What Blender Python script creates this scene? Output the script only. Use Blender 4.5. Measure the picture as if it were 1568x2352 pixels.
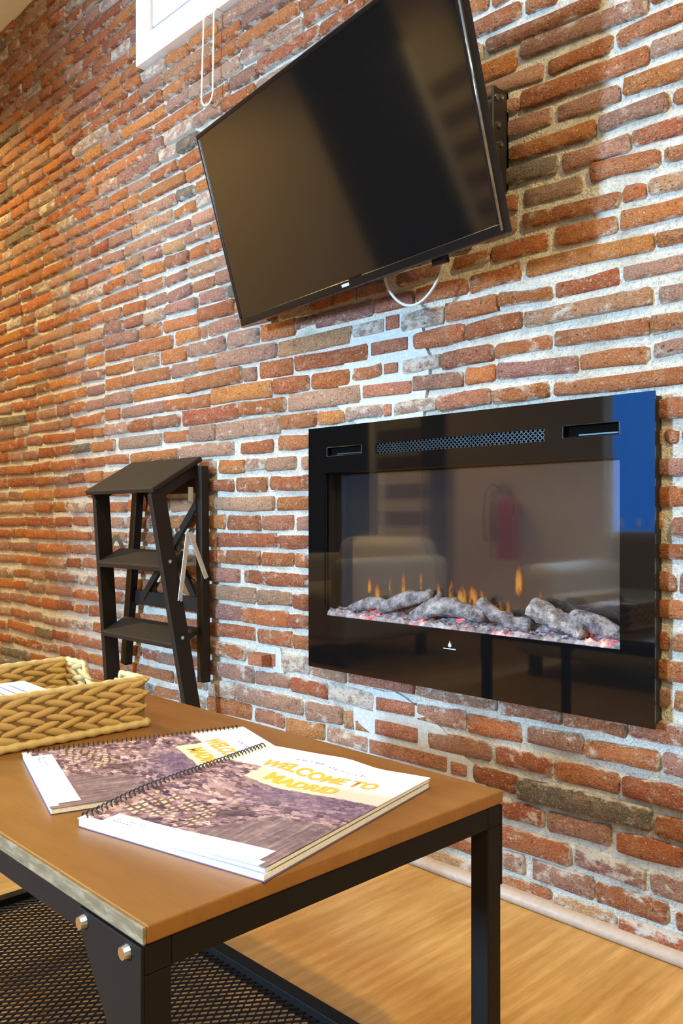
import bpy, bmesh, math, random
from mathutils import Vector, Matrix
random.seed(11)
for o in list(bpy.data.objects): bpy.data.objects.remove(o)
sc = bpy.context.scene
COL = sc.collection
PI = math.pi

# ------------------------------------------------------------------ camera
FPX, CX, CY = 1957.0, 784.0, 1192.0          # focal length and horizon in pixels of the 1568x2352 frame
CAM_H, CAM_D, YAW = 0.765, 1.44, math.radians(45.65)
cd = bpy.data.cameras.new('camera'); cam = bpy.data.objects.new('camera', cd); COL.objects.link(cam)
cam.location = (0, -CAM_D, CAM_H); cam.rotation_euler = (PI/2, 0, YAW)
cd.sensor_fit = 'HORIZONTAL'; cd.sensor_width = 36.0; cd.lens = 36.0*FPX/1568.0
cd.shift_y = 16.0/1568.0; cd.clip_start = 0.02
sc.camera = cam

# ------------------------------------------------------------------ world, lights, exposure
w = bpy.data.worlds.new('world'); sc.world = w; w.use_nodes = True
w.node_tree.nodes['Background'].inputs[0].default_value = (1.0, 0.86, 0.70, 1)
w.node_tree.nodes['Background'].inputs[1].default_value = 0.05
sc.view_settings.view_transform = 'Standard'; sc.view_settings.look = 'None'
sc.view_settings.gamma = 1.0; sc.view_settings.use_curve_mapping = False
sc.view_settings.exposure = 0.40
WARM = (1.0, 0.70, 0.24)
def spot(name, loc, target, power, cone, blend=.5, radius=.05, color=WARM):
    d = bpy.data.lights.new(name, 'SPOT'); d.energy = power; d.color = color
    d.spot_size = math.radians(cone); d.spot_blend = blend; d.shadow_soft_size = radius
    o = bpy.data.objects.new(name, d); COL.objects.link(o); o.location = loc
    o.rotation_euler = (Vector(target)-Vector(loc)).to_track_quat('-Z', 'Y').to_euler()
    return o
# warm recessed ceiling downlights
spot('ceiling_downlight', (1.1, -1.5, 2.72), (-1.0, -.4, .9), 200, 120)
spot('ceiling_downlight', (-.3, -2.4, 2.72), (-1.0, -.9, .3), 45, 120)
spot('ceiling_downlight', (-3.9, -1.25, 2.72), (-3.8, -.72, 1.2), 150, 118, .3)
spot('ceiling_downlight', (-2.6, -1.25, 2.72), (-2.6, -.6, .8), 40, 118)
spot('ceiling_downlight', (-4.3, -2.2, 2.72), (-4.8, -2.3, .4), 110, 140)  # unseen lamp added to brighten the left wall mirrored in the screen
# cool daylight from the window across the room
kd = bpy.data.lights.new('daylight', 'AREA'); kd.shape = 'RECTANGLE'; kd.size = .36; kd.size_y = .62
kd.energy = 385; kd.color = (.40, .66, .90)
ko = bpy.data.objects.new('window_daylight', kd); COL.objects.link(ko); ko.location = (-2.49, -5.0, 1.5)
ko.rotation_euler = (Vector((-1.6, 0, 1.0))-Vector(ko.location)).to_track_quat('-Z', 'Y').to_euler()

# ------------------------------------------------------------------ helpers
class MB:
    def __init__(s): s.v = []; s.f = []
    def add(s, vs, fs):
        n = len(s.v); s.v += [tuple(v) for v in vs]; s.f += [tuple(i+n for i in f) for f in fs]; return s
    def box(s, a, b):
        x0,y0,z0 = (min(a[i], b[i]) for i in range(3)); x1,y1,z1 = (max(a[i], b[i]) for i in range(3))
        return s.add([(x0,y0,z0),(x1,y0,z0),(x1,y1,z0),(x0,y1,z0),(x0,y0,z1),(x1,y0,z1),(x1,y1,z1),(x0,y1,z1)],
            [(0,3,2,1),(4,5,6,7),(0,1,5,4),(1,2,6,5),(2,3,7,6),(3,0,4,7)])
    def bar(s, p, q, a, b, ref=(1,0,0)):
        """rectangular bar from p to q; a = size along ref, b = size across"""
        p, q = Vector(p), Vector(q); d = (q-p).normalized(); r = Vector(ref); r = (r-d*r.dot(d)).normalized(); t = d.cross(r)
        c = []
        for e in (p, q):
            for i, j in ((-1,-1),(1,-1),(1,1),(-1,1)): c.append(e+r*(i*a/2)+t*(j*b/2))
        return s.add(c, [(0,3,2,1),(4,5,6,7),(0,1,5,4),(1,2,6,5),(2,3,7,6),(3,0,4,7)])
    def tube(s, pts, r, n=8, cap=True):
        pts = [Vector(p) for p in pts]; m = len(pts); rs = r if isinstance(r, (list, tuple)) else [r]*m
        prev = None; base = len(s.v)
        for i, p in enumerate(pts):
            d = (pts[min(i+1, m-1)]-pts[max(i-1, 0)]).normalized()
            if prev is None:
                ref = Vector((0,0,1)) if abs(d.z) < .9 else Vector((1,0,0)); u = d.cross(ref).normalized()
            else: u = (prev-d*prev.dot(d)).normalized()
            prev = u; v = d.cross(u)
            for k in range(n):
                a = 2*PI*k/n; s.v.append(tuple(p+u*(rs[i]*math.cos(a))+v*(rs[i]*math.sin(a))))
        for i in range(m-1):
            for k in range(n):
                a = base+i*n+k; b = base+i*n+(k+1)%n; s.f.append((a, b, b+n, a+n))
        if cap:
            s.f.append(tuple(base+k for k in reversed(range(n)))); s.f.append(tuple(base+(m-1)*n+k for k in range(n)))
        return s
    def prism(s, poly, axis_vec, to3):
        """poly of 2d points -> 3d by to3, extruded by axis_vec"""
        n = len(poly); a = [Vector(to3(*p)) for p in poly]; e = Vector(axis_vec); b = [p+e for p in a]
        fs = [tuple(range(n)), tuple(reversed(range(n, 2*n)))]
        for i in range(n): j = (i+1) % n; fs.append((i, i+n, j+n, j))
        return s.add(a+b, fs)
    def lathe(s, prof, n=20, c=(0,0,0)):
        base = len(s.v)
        for r, z in prof:
            for k in range(n):
                a = 2*PI*k/n; s.v.append((c[0]+r*math.cos(a), c[1]+r*math.sin(a), c[2]+z))
        for i in range(len(prof)-1):
            for k in range(n):
                a = base+i*n+k; b = base+i*n+(k+1)%n; s.f.append((a, b, b+n, a+n))
        s.f.append(tuple(base+k for k in reversed(range(n)))); s.f.append(tuple(base+(len(prof)-1)*n+k for k in range(n)))
        return s
    def mesh(s, name, mat=None, smooth=False):
        me = bpy.data.meshes.new(name); me.from_pydata(s.v, [], s.f); me.validate(); me.update()
        bm = bmesh.new(); bm.from_mesh(me); bmesh.ops.recalc_face_normals(bm, faces=bm.faces); bm.to_mesh(me); bm.free()
        if mat: me.materials.append(mat)
        if smooth: me.polygons.foreach_set('use_smooth', [True]*len(me.polygons))
        return me
    def build(s, name, mat, parent=None, smooth=False, bevel=0, seg=2, kind=None):
        o = bpy.data.objects.new(name, s.mesh(name, mat, smooth)); COL.objects.link(o)
        if parent is not None: child(o, parent)
        if bevel:
            m = o.modifiers.new('bevel', 'BEVEL'); m.width = bevel; m.segments = seg; m.limit_method = 'ANGLE'; m.angle_limit = .6
            m.harden_normals = False
            o.data.polygons.foreach_set('use_smooth', [True]*len(o.data.polygons))
            es = o.modifiers.new('normals', 'WEIGHTED_NORMAL'); es.keep_sharp = False
        if kind: o['kind'] = kind
        return o
def wmat(o):
    """world matrix without needing a depsgraph update"""
    m = Matrix.LocRotScale(o.location, o.rotation_euler, o.scale)
    return wmat(o.parent) @ m if o.parent else m
def child(o, parent):
    """parent o keeping the world coordinates its mesh was built in"""
    o.parent = parent; o.matrix_parent_inverse = Matrix.Identity(4)
    o.matrix_local = wmat(parent).inverted()
def empty(name, loc, label, cat, group=None, rz=0):
    o = bpy.data.objects.new(name, None); COL.objects.link(o); o.location = loc; o.rotation_euler = (0, 0, rz)
    o.empty_display_size = .05; tag(o, label, cat, group); return o
def tag(o, label, cat, group=None):
    o['label'] = label; o['category'] = cat
    if group: o['group'] = group
    return o
def struct(o): o['kind'] = 'structure'; return o

# ------------------------------------------------------------------ materials
class NT:
    def __init__(s, name):
        s.m = bpy.data.materials.new(name); s.m.use_nodes = True; s.t = s.m.node_tree; s.n = s.t.nodes
        s.bsdf = s.n['Principled BSDF']; s.out = s.n['Material Output']
    def new(s, typ, **kw):
        n = s.n.new(typ)
        for k, v in kw.items(): setattr(n, k, v)
        return n
    def link(s, a, b): s.t.links.new(a, b)
    def val(s, sock, v):
        if hasattr(v, 'is_output') or isinstance(v, bpy.types.NodeSocket): s.link(v, sock)
        else: sock.default_value = v
    def math(s, op, a, b=0.0, clamp=False):
        n = s.new('ShaderNodeMath', operation=op); n.use_clamp = clamp; s.val(n.inputs[0], a); s.val(n.inputs[1], b); return n.outputs[0]
    def mix(s, f, a, b, mode='MIX'):
        n = s.new('ShaderNodeMix', data_type='RGBA', blend_type=mode); s.val(n.inputs[0], f)
        s.val(n.inputs[6], (*a, 1) if isinstance(a, tuple) and len(a) == 3 else a); s.val(n.inputs[7], (*b, 1) if isinstance(b, tuple) and len(b) == 3 else b)
        return n.outputs[2]
    def noise(s, vec, scale, detail=4, rough=.55, out=0):
        n = s.new('ShaderNodeTexNoise'); s.link(vec, n.inputs['Vector']); n.inputs['Scale'].default_value = scale
        n.inputs['Detail'].default_value = detail; n.inputs['Roughness'].default_value = rough; return n.outputs[out]
    def ramp(s, f, stops):
        n = s.new('ShaderNodeValToRGB'); s.link(f, n.inputs[0]); e = n.color_ramp.elements
        while len(e) < len(stops): e.new(.5)
        for i, (p, c) in enumerate(stops): e[i].position = p; e[i].color = (*c, 1) if len(c) == 3 else c
        return n.outputs[0]
    def step(s, f, lo, hi):
        n = s.new('ShaderNodeMapRange'); n.interpolation_type = 'SMOOTHSTEP'; s.val(n.inputs[0], f)
        n.inputs[1].default_value = lo; n.inputs[2].default_value = hi; return n.outputs[0]
    def mapping(s, vec, scale=(1,1,1), rot=(0,0,0), loc=(0,0,0)):
        n = s.new('ShaderNodeMapping'); s.link(vec, n.inputs[0]); n.inputs['Scale'].default_value = scale
        n.inputs['Rotation'].default_value = rot; n.inputs['Location'].default_value = loc; return n.outputs[0]
    def pos(s): return s.new('ShaderNodeNewGeometry').outputs['Position']
    def obj(s): return s.new('ShaderNodeTexCoord').outputs['Object']
    def bump(s, h, strength, dist):
        n = s.new('ShaderNodeBump'); n.inputs['Strength'].default_value = strength; n.inputs['Distance'].default_value = dist
        s.link(h, n.inputs['Height']); s.link(n.outputs[0], s.bsdf.inputs['Normal']); return n
    def base(s, c): s.val(s.bsdf.inputs['Base Color'], (*c, 1) if isinstance(c, tuple) and len(c) == 3 else c); return s
    def set(s, **kw):
        for k, v in kw.items(): s.val(s.bsdf.inputs[k.replace('_', ' ')], v)
        return s
def plain(name, c, rough=.5, metal=0.0, spec=.5, grain=0.0, gscale=300, coat=0.0):
    t = NT(name); p = t.obj()
    nz = t.noise(p, gscale, 3)
    t.base(t.mix(t.step(nz, .3, .7), tuple(x*.93 for x in c), tuple(min(1, x*1.06) for x in c)))
    t.set(Roughness=rough, Metallic=metal, Specular_IOR_Level=spec)
    if coat: t.set(Coat_Weight=coat, Coat_Roughness=.08)
    if grain: t.bump(nz, grain, .0005)
    return t.m
def emit(name, c, strength):
    t = NT(name); t.base((0, 0, 0)); t.set(Emission_Color=(*c, 1), Emission_Strength=strength); return t.m

def make_brick_mat():
    t = NT('old_brick'); p = t.pos()
    at = t.new('ShaderNodeAttribute', attribute_name='tint'); col = at.outputs['Color']; wh = at.outputs['Alpha']
    ps = t.mapping(p, (1, 1, 1.6))
    n1 = t.noise(ps, 30, 5, .62); n2 = t.noise(ps, 270, 4, .7); n3 = t.noise(p, 215, 2, .5); n4 = t.noise(ps, 13, 4, .6); n5 = t.noise(p, 150, 3, .6)
    c = t.mix(t.math('MULTIPLY', t.step(n1, .46, .70), .75), col, t.mix(.55, col, (.48, .29, .19)))       # dusty pale bloom
    c = t.mix(t.math('MULTIPLY', t.step(n4, .54, .68), .55), c, t.mix(.55, c, (.17, .075, .045)))          # burnt patches
    v = t.new('ShaderNodeMapRange'); t.link(n2, v.inputs[0]); v.inputs[1].default_value = .32; v.inputs[2].default_value = .68; v.inputs[3].default_value = .50; v.inputs[4].default_value = 1.42
    gr = t.new('ShaderNodeCombineColor')
    for k in range(3): t.link(v.outputs[0], gr.inputs[k])
    c = t.mix(1.0, c, gr.outputs[0], 'MULTIPLY')
    c = t.mix(t.math('MULTIPLY', t.step(n3, .64, .70), .70), c, (.66, .48, .32))       # lime specks
    c = t.mix(t.math('MULTIPLY', t.step(n5, .66, .74), .75), c, (.035, .014, .008))     # pits
    lim = t.math('ADD', t.noise(ps, 24, 6, .70), t.math('MULTIPLY', wh, .5))
    c = t.mix(t.math('MULTIPLY', t.step(lim, .64, .80), .80), c, (.66, .62, .57))       # lime wash left on the face
    t.base(c); t.set(Roughness=.92, Specular_IOR_Level=.25)
    h = t.math('ADD', t.math('MULTIPLY', n2, .5), t.math('SUBTRACT', t.math('MULTIPLY', n1, 1.6), t.math('MULTIPLY', t.step(n5, .60, .74), .5)))
    t.bump(h, 1.0, .009)
    return t.m
def make_mortar_mat():
    t = NT('lime_mortar'); p = t.pos()
    n1 = t.noise(p, 9, 4); n2 = t.noise(p, 190, 4, .65); n3 = t.noise(p, 60, 4, .6)
    c = t.ramp(n1, [(.30, (.55, .51, .44)), (.5, (.77, .735, .67)), (.7, (.68, .655, .61))])
    c = t.mix(t.math('MULTIPLY', t.step(n3, .45, .7), .4), c, (.50, .47, .43))
    c = t.mix(t.math('MULTIPLY', t.step(n2, .50, .66), .6), c, (.36, .33, .29))
    t.base(c); t.set(Roughness=.95, Specular_IOR_Level=.2)
    t.bump(t.math('ADD', n2, n3), 1.0, .009)
    return t.m
def make_cement_mat():
    t = NT('grey_cement'); p = t.pos(); n2 = t.noise(p, 160, 4, .6)
    t.base(t.mix(t.step(n2, .4, .7), (.40, .43, .45), (.52, .54, .55))); t.set(Roughness=.9); t.bump(n2, .5, .003); return t.m
def make_floor_mat():
    t = NT('floor_laminate'); p = t.pos()
    v = t.mapping(p, (1.0, .12, 1))
    n1 = t.noise(t.mapping(p, (5.0, .8, 1)), 2.4, 5, .62)
    n2 = t.noise(t.mapping(p, (60, 3.2, 1)), 3.0, 4, .6)
    n3 = t.noise(t.mapping(p, (14, 2.0, 1)), 2.2, 6, .7)
    wv = t.new('ShaderNodeTexWave', wave_type='RINGS', rings_direction='Y'); t.link(t.mapping(p, (9, .9, 1)), wv.inputs[0]); wv.inputs['Scale'].default_value = 1.2
    wv.inputs['Distortion'].default_value = 7; wv.inputs['Detail'].default_value = 3
    c = t.ramp(n1, [(.3, (.38, .19, .045)), (.5, (.48, .265, .075)), (.72, (.60, .36, .125))])
    c = t.mix(t.math('MULTIPLY', t.step(n3, .42, .66), .55), c, (.70, .42, .16))
    c = t.mix(t.math('MULTIPLY', wv.outputs['Fac'], .34), c, (.36, .165, .035))
    c = t.mix(t.math('MULTIPLY', t.step(n2, .48, .72), .45), c, (.34, .16, .04))
    t.base(c); t.set(Roughness=.36, Specular_IOR_Level=.45); t.bump(n2, .12, .001)
    return t.m
def make_tabletop_mat():
    t = NT('table_wood'); p = t.obj()
    n1 = t.noise(t.mapping(p, (1.2, 7, 2)), 3.0, 4, .6); n2 = t.noise(t.mapping(p, (6, 60, 10)), 4.0, 3, .6)
    n3 = t.noise(t.mapping(p, (1, 1, 1)), 300, 2)
    c = t.ramp(n1, [(.3, (.215, .092, .019)), (.55, (.25, .112, .025)), (.75, (.285, .132, .033))])
    c = t.mix(t.math('MULTIPLY', t.step(n2, .5, .72), .3), c, (.165, .07, .018))
    c = t.mix(t.math('MULTIPLY', t.step(n3, .74, .77), .35), c, (.55, .34, .16))
    t.base(c); t.set(Roughness=.42, Specular_IOR_Level=.4); t.bump(n2, .08, .001); return t.m
def make_worn_edge_mat():
    t = NT('worn_table_edge'); p = t.obj()
    n1 = t.noise(t.mapping(p, (9, 20, 40)), 4, 4, .65); n2 = t.noise(p, 260, 2)
    c = t.ramp(n1, [(.3, (.12, .085, .045)), (.52, (.20, .15, .085)), (.7, (.33, .265, .17))])
    c = t.mix(t.math('MULTIPLY', t.step(n2, .5, .7), .3), c, (.16, .11, .06))
    t.base(c); t.set(Roughness=.55); t.bump(n2, .2, .001); return t.m
def make_glass_pane():
    t = NT('clear_pane'); t.n.remove(t.bsdf)
    tr = t.new('ShaderNodeBsdfTransparent'); tr.inputs[0].default_value = (.90, .90, .92, 1)
    gl = t.new('ShaderNodeBsdfGlossy'); gl.inputs['Roughness'].default_value = .015
    fr = t.new('ShaderNodeFresnel'); fr.inputs[0].default_value = 1.52
    mx = t.new('ShaderNodeMixShader'); ge = t.new('ShaderNodeNewGeometry')
    t.link(t.math('MULTIPLY', fr.outputs[0], t.math('SUBTRACT', 1.0, ge.outputs['Backfacing'])), mx.inputs[0]); t.link(tr.outputs[0], mx.inputs[1]); t.link(gl.outputs[0], mx.inputs[2])
    t.link(mx.outputs[0], t.out.inputs[0]); return t.m
def make_log_mat():
    t = NT('charred_log'); p = t.obj()
    n1 = t.noise(t.mapping(p, (1, 1, 1)), 45, 5, .65); n2 = t.noise(p, 130, 4, .65); n3 = t.noise(p, 18, 3)
    c = t.ramp(n1, [(.28, (.06, .052, .056)), (.44, (.26, .235, .24)), (.58, (.52, .48, .48)), (.8, (.74, .70, .68))])
    c = t.mix(t.math('MULTIPLY', t.step(n2, .52, .7), .6), c, (.05, .04, .05))
    t.base(c); t.set(Roughness=.95); t.bump(t.math('ADD', n1, n2), 1, .01); return t.m
def make_ember_mat():
    t = NT('embers'); p = t.pos()
    n1 = t.noise(p, 55, 4, .65); n2 = t.noise(p, 14, 3)
    c = t.ramp(n1, [(.3, (.05, .03, .035)), (.5, (.38, .32, .33)), (.7, (.75, .70, .70))])
    t.base(c); t.set(Roughness=.95)
    g = t.math('MULTIPLY', t.step(n1, .50, .40), t.step(n2, .50, .60)); g = t.math('MULTIPLY', t.step(t.noise(p, 70, 4, .6), .49, .62), t.step(n2, .47, .60))
    t.set(Emission_Color=t.mix(t.step(n1, .4, .62), (1.0, .02, .03), (1.0, .16, .04)), Emission_Strength=t.math('MULTIPLY', g, 2.6))
    t.bump(n1, 1, .006); return t.m
def make_flame_mat():
    t = NT('flame_light'); t.n.remove(t.bsdf); g = t.new('ShaderNodeTexCoord').outputs['Generated']
    sp = t.new('ShaderNodeSeparateXYZ'); t.link(g, sp.inputs[0])
    z = sp.outputs['Z']; x = t.math('ABSOLUTE', t.math('SUBTRACT', sp.outputs['X'], .5))
    a = t.math('MULTIPLY', t.step(z, 1.0, .25), t.step(x, .5, .1)); a = t.math('MULTIPLY', a, t.step(z, -.05, .25))
    em = t.new('ShaderNodeEmission'); t.link(t.mix(a, (1.0, .20, .02), (1.0, .50, .10)), em.inputs[0]); em.inputs[1].default_value = .7
    tr = t.new('ShaderNodeBsdfTransparent'); mx = t.new('ShaderNodeMixShader')
    nf = t.step(t.noise(t.mapping(t.pos(), (1, 1, .45)), 95, 3, .6), .34, .62); t.link(t.math('MULTIPLY', t.math('MULTIPLY', a, nf), .62), mx.inputs[0]); t.link(tr.outputs[0], mx.inputs[1]); t.link(em.outputs[0], mx.inputs[2]); t.link(mx.outputs[0], t.out.inputs[0])
    return t.m
def make_wicker_mat():
    t = NT('water_hyacinth'); p = t.obj(); oi = t.new('ShaderNodeObjectInfo').outputs['Random']
    n1 = t.noise(t.mapping(p, (30, 160, 160)), 3, 4, .6); n2 = t.noise(p, 40, 2)
    c = t.ramp(n1, [(.3, (.42, .27, .09)), (.52, (.60, .42, .17)), (.75, (.76, .58, .28))])
    c = t.mix(t.math('MULTIPLY', oi, .45), c, (.46, .28, .10))
    t.base(c); t.set(Roughness=.6, Specular_IOR_Level=.35); t.bump(n1, .35, .0015); return t.m
def make_print_mat():
    """printed cover: hazy city at dusk under a pale sky, white panel at the foot"""
    t = NT('printed_cover'); p = t.obj(); sp = t.new('ShaderNodeSeparateXYZ'); t.link(p, sp.inputs[0]); X, Y = sp.outputs[0], sp.outputs[1]
    def rect(x0, x1, y0, y1, s=.0006):
        a = t.math('MULTIPLY', t.step(X, x0-s, x0+s), t.step(X, x1+s, x1-s)); b = t.math('MULTIPLY', t.step(Y, y0-s, y0+s), t.step(Y, y1+s, y1-s)); return t.math('MULTIPLY', a, b)
    n1 = t.noise(t.mapping(p, (1, 1.6, 1)), 75, 5, .7); n2 = t.noise(t.mapping(p, (1, 2.2, 1), (0, 0, .3)), 260, 3, .7); n3 = t.noise(p, 22, 3)
    vo = t.new('ShaderNodeTexVoronoi', feature='F1', distance='MANHATTAN'); t.link(t.mapping(p, (1, 1.5, 1), (0, 0, .5)), vo.inputs['Vector']); vo.inputs['Scale'].default_value = 120
    sv = t.new('ShaderNodeSeparateColor'); t.link(vo.outputs['Color'], sv.inputs[0])
    mixn = t.math('ADD', t.math('MULTIPLY', n1, .62), t.math('MULTIPLY', sv.outputs[0], .38))
    city = t.ramp(mixn, [(.30, (.035, .020, .045)), (.42, (.13, .080, .105)), (.52, (.25, .165, .19)), (.62, (.42, .30, .32)), (.78, (.80, .58, .50))])
    city = t.mix(t.math('MULTIPLY', t.step(n2, .50, .64), .6), city, (.05, .028, .055))
    city = t.mix(t.math('MULTIPLY', t.step(n3, .5, .66), .4), city, (.33, .23, .21))
    city = t.mix(1.0, city, (1.35, 1.28, 1.30), 'MULTIPLY')
    # far roofs: finer, bluer, darker towards the horizon
    far = t.ramp(n2, [(.35, (.05, .035, .10)), (.55, (.20, .13, .23)), (.72, (.55, .38, .45))])
    city = t.mix(t.math('MULTIPLY', t.math('MULTIPLY', t.step(Y, .10, .16), t.step(X, .05, .12)), .75), city, far)
    # near avenue: dark asphalt wedge with light streaks
    road = t.math('MULTIPLY', t.step(t.math('SUBTRACT', X, t.math('MULTIPLY', Y, .55)), .085, .115), t.step(Y, .125, .095))
    rs = t.noise(t.mapping(p, (170, 14, 1), (0, 0, -.62)), 1, 3, .6)
    city = t.mix(t.math('MULTIPLY', road, .85), city, t.ramp(rs, [(.35, (.12, .075, .10)), (.55, (.22, .155, .17)), (.72, (.42, .30, .30))]))
    # lit windows of the corner building
    br = t.new('ShaderNodeTexBrick'); wp = t.new('ShaderNodeVectorMath', operation='ADD'); t.link(t.mapping(p, (1, 1, 1), (0, 0, .22)), wp.inputs[0]); t.link(t.mapping(t.noise(p, 30, 2, .5, 1), (.012, .012, 0)), wp.inputs[1]); t.link(wp.outputs[0], br.inputs[0]); br.inputs['Scale'].default_value = 1
    br.inputs['Brick Width'].default_value = .0080; br.inputs['Row Height'].default_value = .0088; br.inputs['Mortar Size'].default_value = .0027; br.inputs['Mortar Smooth'].default_value = .6
    br.offset = 0; br.inputs['Color1'].default_value = (1.0, .78, .42, 1); br.inputs['Color2'].default_value = (1.0, .55, .30, 1); br.inputs['Mortar'].default_value = (.10, .06, .08, 1)
    bw = t.math('MULTIPLY', rect(.016, .112, .043, .10, .004), t.step(t.noise(p, 60, 3), .40, .56))
    city = t.mix(t.math('MULTIPLY', bw, .80), city, br.outputs['Color'])
    gl = t.noise(p, 34, 2); city = t.mix(t.math('MULTIPLY', t.math('MULTIPLY', t.step(gl, .60, .72), rect(.06, .15, .07, .135, .01)), .85), city, (1.0, .72, .45))
    dk = t.math('MULTIPLY', rect(.105, .135, .085, .12, .012), .7); city = t.mix(dk, city, (.06, .035, .05))
    # sky
    sky = t.mix(t.step(Y, .205, .228), t.mix(t.step(X, .10, .19), (1.0, .88, .55), (.95, .62, .55)), (.95, .95, .96))
    skyline = t.math('ADD', .183, t.math('MULTIPLY', t.math('SUBTRACT', n1, .5), .012))
    roof = t.math('MULTIPLY', t.step(t.math('ADD', t.math('MULTIPLY', X, .75), t.math('MULTIPLY', t.math('SUBTRACT', n1, .5), .012)), .046, .043), t.step(Y, .224, .218))
    sm = t.math('MULTIPLY', t.step(t.math('SUBTRACT', Y, skyline), -.002, .002), t.math('SUBTRACT', 1.0, roof))
    c = t.mix(sm, city, sky)
    # white panel and foot
    c = t.mix(rect(.024, .222, .008, .033), c, (.93, .94, .96)); c = t.mix(rect(-.01, .229, -.02, .0095), c, (.93, .94, .96))
    t.base(c); t.set(Roughness=.30, Specular_IOR_Level=.5); return t.m

M = dict(
    brick=make_brick_mat(), mortar=make_mortar_mat(), cement=make_cement_mat(), floor=make_floor_mat(), top=make_tabletop_mat(), worn=make_worn_edge_mat(),
    pane=make_glass_pane(), log=make_log_mat(), ember=make_ember_mat(), flame=make_flame_mat(), wicker=make_wicker_mat(), cover=make_print_mat(),
    ceiling=plain('ceiling_paint', (.78, .86, .92), .9, grain=.1), wall=plain('beige_wall_paint', (.62, .50, .36), .9, grain=.1),
    base=plain('skirting_paint', (.40, .30, .24), .5, grain=.2, gscale=90), white=plain('white_plastic', (.90, .91, .93), .35), groove=plain('grey_groove', (.22, .26, .33), .6),
    cord=plain('white_cord', (.88, .87, .84), .6), steel=plain('black_powder_coat', (.006, .005, .005), .55, spec=.2, grain=.25, gscale=900),
    chrome=plain('zinc_bolt', (.60, .62, .64), .25, 1.0), mesh=plain('black_mesh_steel', (.014, .012, .013), .5, .2),
    bezel=plain('tv_bezel', (.005, .005, .006), .20, spec=.32), trim=plain('edge_highlight_metal', (.35, .38, .42), .12, 1.0), tvback=plain('tv_back', (.010, .010, .011), .5), screen=plain('tv_screen', (.0045, .0045, .0048), .07, spec=.85, gscale=5),
    silver=plain('silver_print', (.42, .46, .55), .35), cable=plain('grey_cable', (.62, .60, .62), .5), bracket=plain('black_bracket', (.02, .019, .02), .42),
    fglass=plain('black_glass', (.0035, .0035, .004), .035, spec=.5, gscale=5), fbox=plain('firebox_black', (.012, .012, .013), .6), frear=plain('firebox_rear_screen', (.24, .245, .26), .05, .9, gscale=4),
    vent=plain('vent_black', (.003, .003, .003), .95, spec=.05), grille=plain('vent_mesh', (.035, .045, .055), .4, .6),
    lad=plain('dark_stained_wood', (.010, .007, .0055), .55, spec=.3, grain=.5, gscale=200), ladtop=plain('dark_stained_tread', (.016, .0115, .009), .60, spec=.3, grain=.6, gscale=240), alu=plain('aluminium_strap', (.62, .61, .60), .35, .6),
    page=plain('paper_pages', (.86, .89, .92), .7), back=plain('blue_back_cover', (.10, .08, .22), .45), coil=plain('black_coil', (.012, .010, .010), .35), gold=plain('gold_print', (.80, .47, .06), .45),
    ink=plain('blue_ink', (.30, .34, .52), .6), paper=plain('leaflet_paper', (.84, .86, .88), .6), gap_backing=plain('dark_gap_backing', (.20, .12, .045), .9), rope=plain('rope_rim', (.58, .45, .21), .6, grain=.5, gscale=160),
    uph=plain('beige_upholstery', (.50, .43, .33), .9, grain=.4, gscale=250),
    red=plain('red_enamel', (.42, .02, .015), .3), black=plain('black_rubber', (.015, .015, .015), .6), door=plain('brown_slat', (.16, .10, .06), .6), darkwood=plain('dark_door_wood', (.05, .030, .02), .5),
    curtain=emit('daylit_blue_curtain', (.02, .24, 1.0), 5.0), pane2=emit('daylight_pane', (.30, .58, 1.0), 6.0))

# ================================================================== the room
from mathutils import noise as mnoise
XL, XR, YF, ZC = -5.6, 2.2, -5.1, 2.757
struct(MB().box((XL, YF, -.05), (XR, .10, 0)).build('floor', M['floor']))
struct(MB().box((XL, YF, ZC), (XR, .10, ZC+.05)).build('ceiling', M['ceiling']))
struct(MB().box((XL-.06, YF, 0), (XL, .10, ZC)).build('wall_left', M['wall']))
struct(MB().box((XR, YF, 0), (XR+.06, .10, ZC)).build('wall_right', M['wall']))
struct(MB().box((XL, YF-.06, 0), (XR, YF, ZC)).build('wall_front', M['wall']))
struct(MB().box((XL, -3.42, 0), (-2.55, -3.3, ZC)).build('wall_partition', M['wall']))

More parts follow.
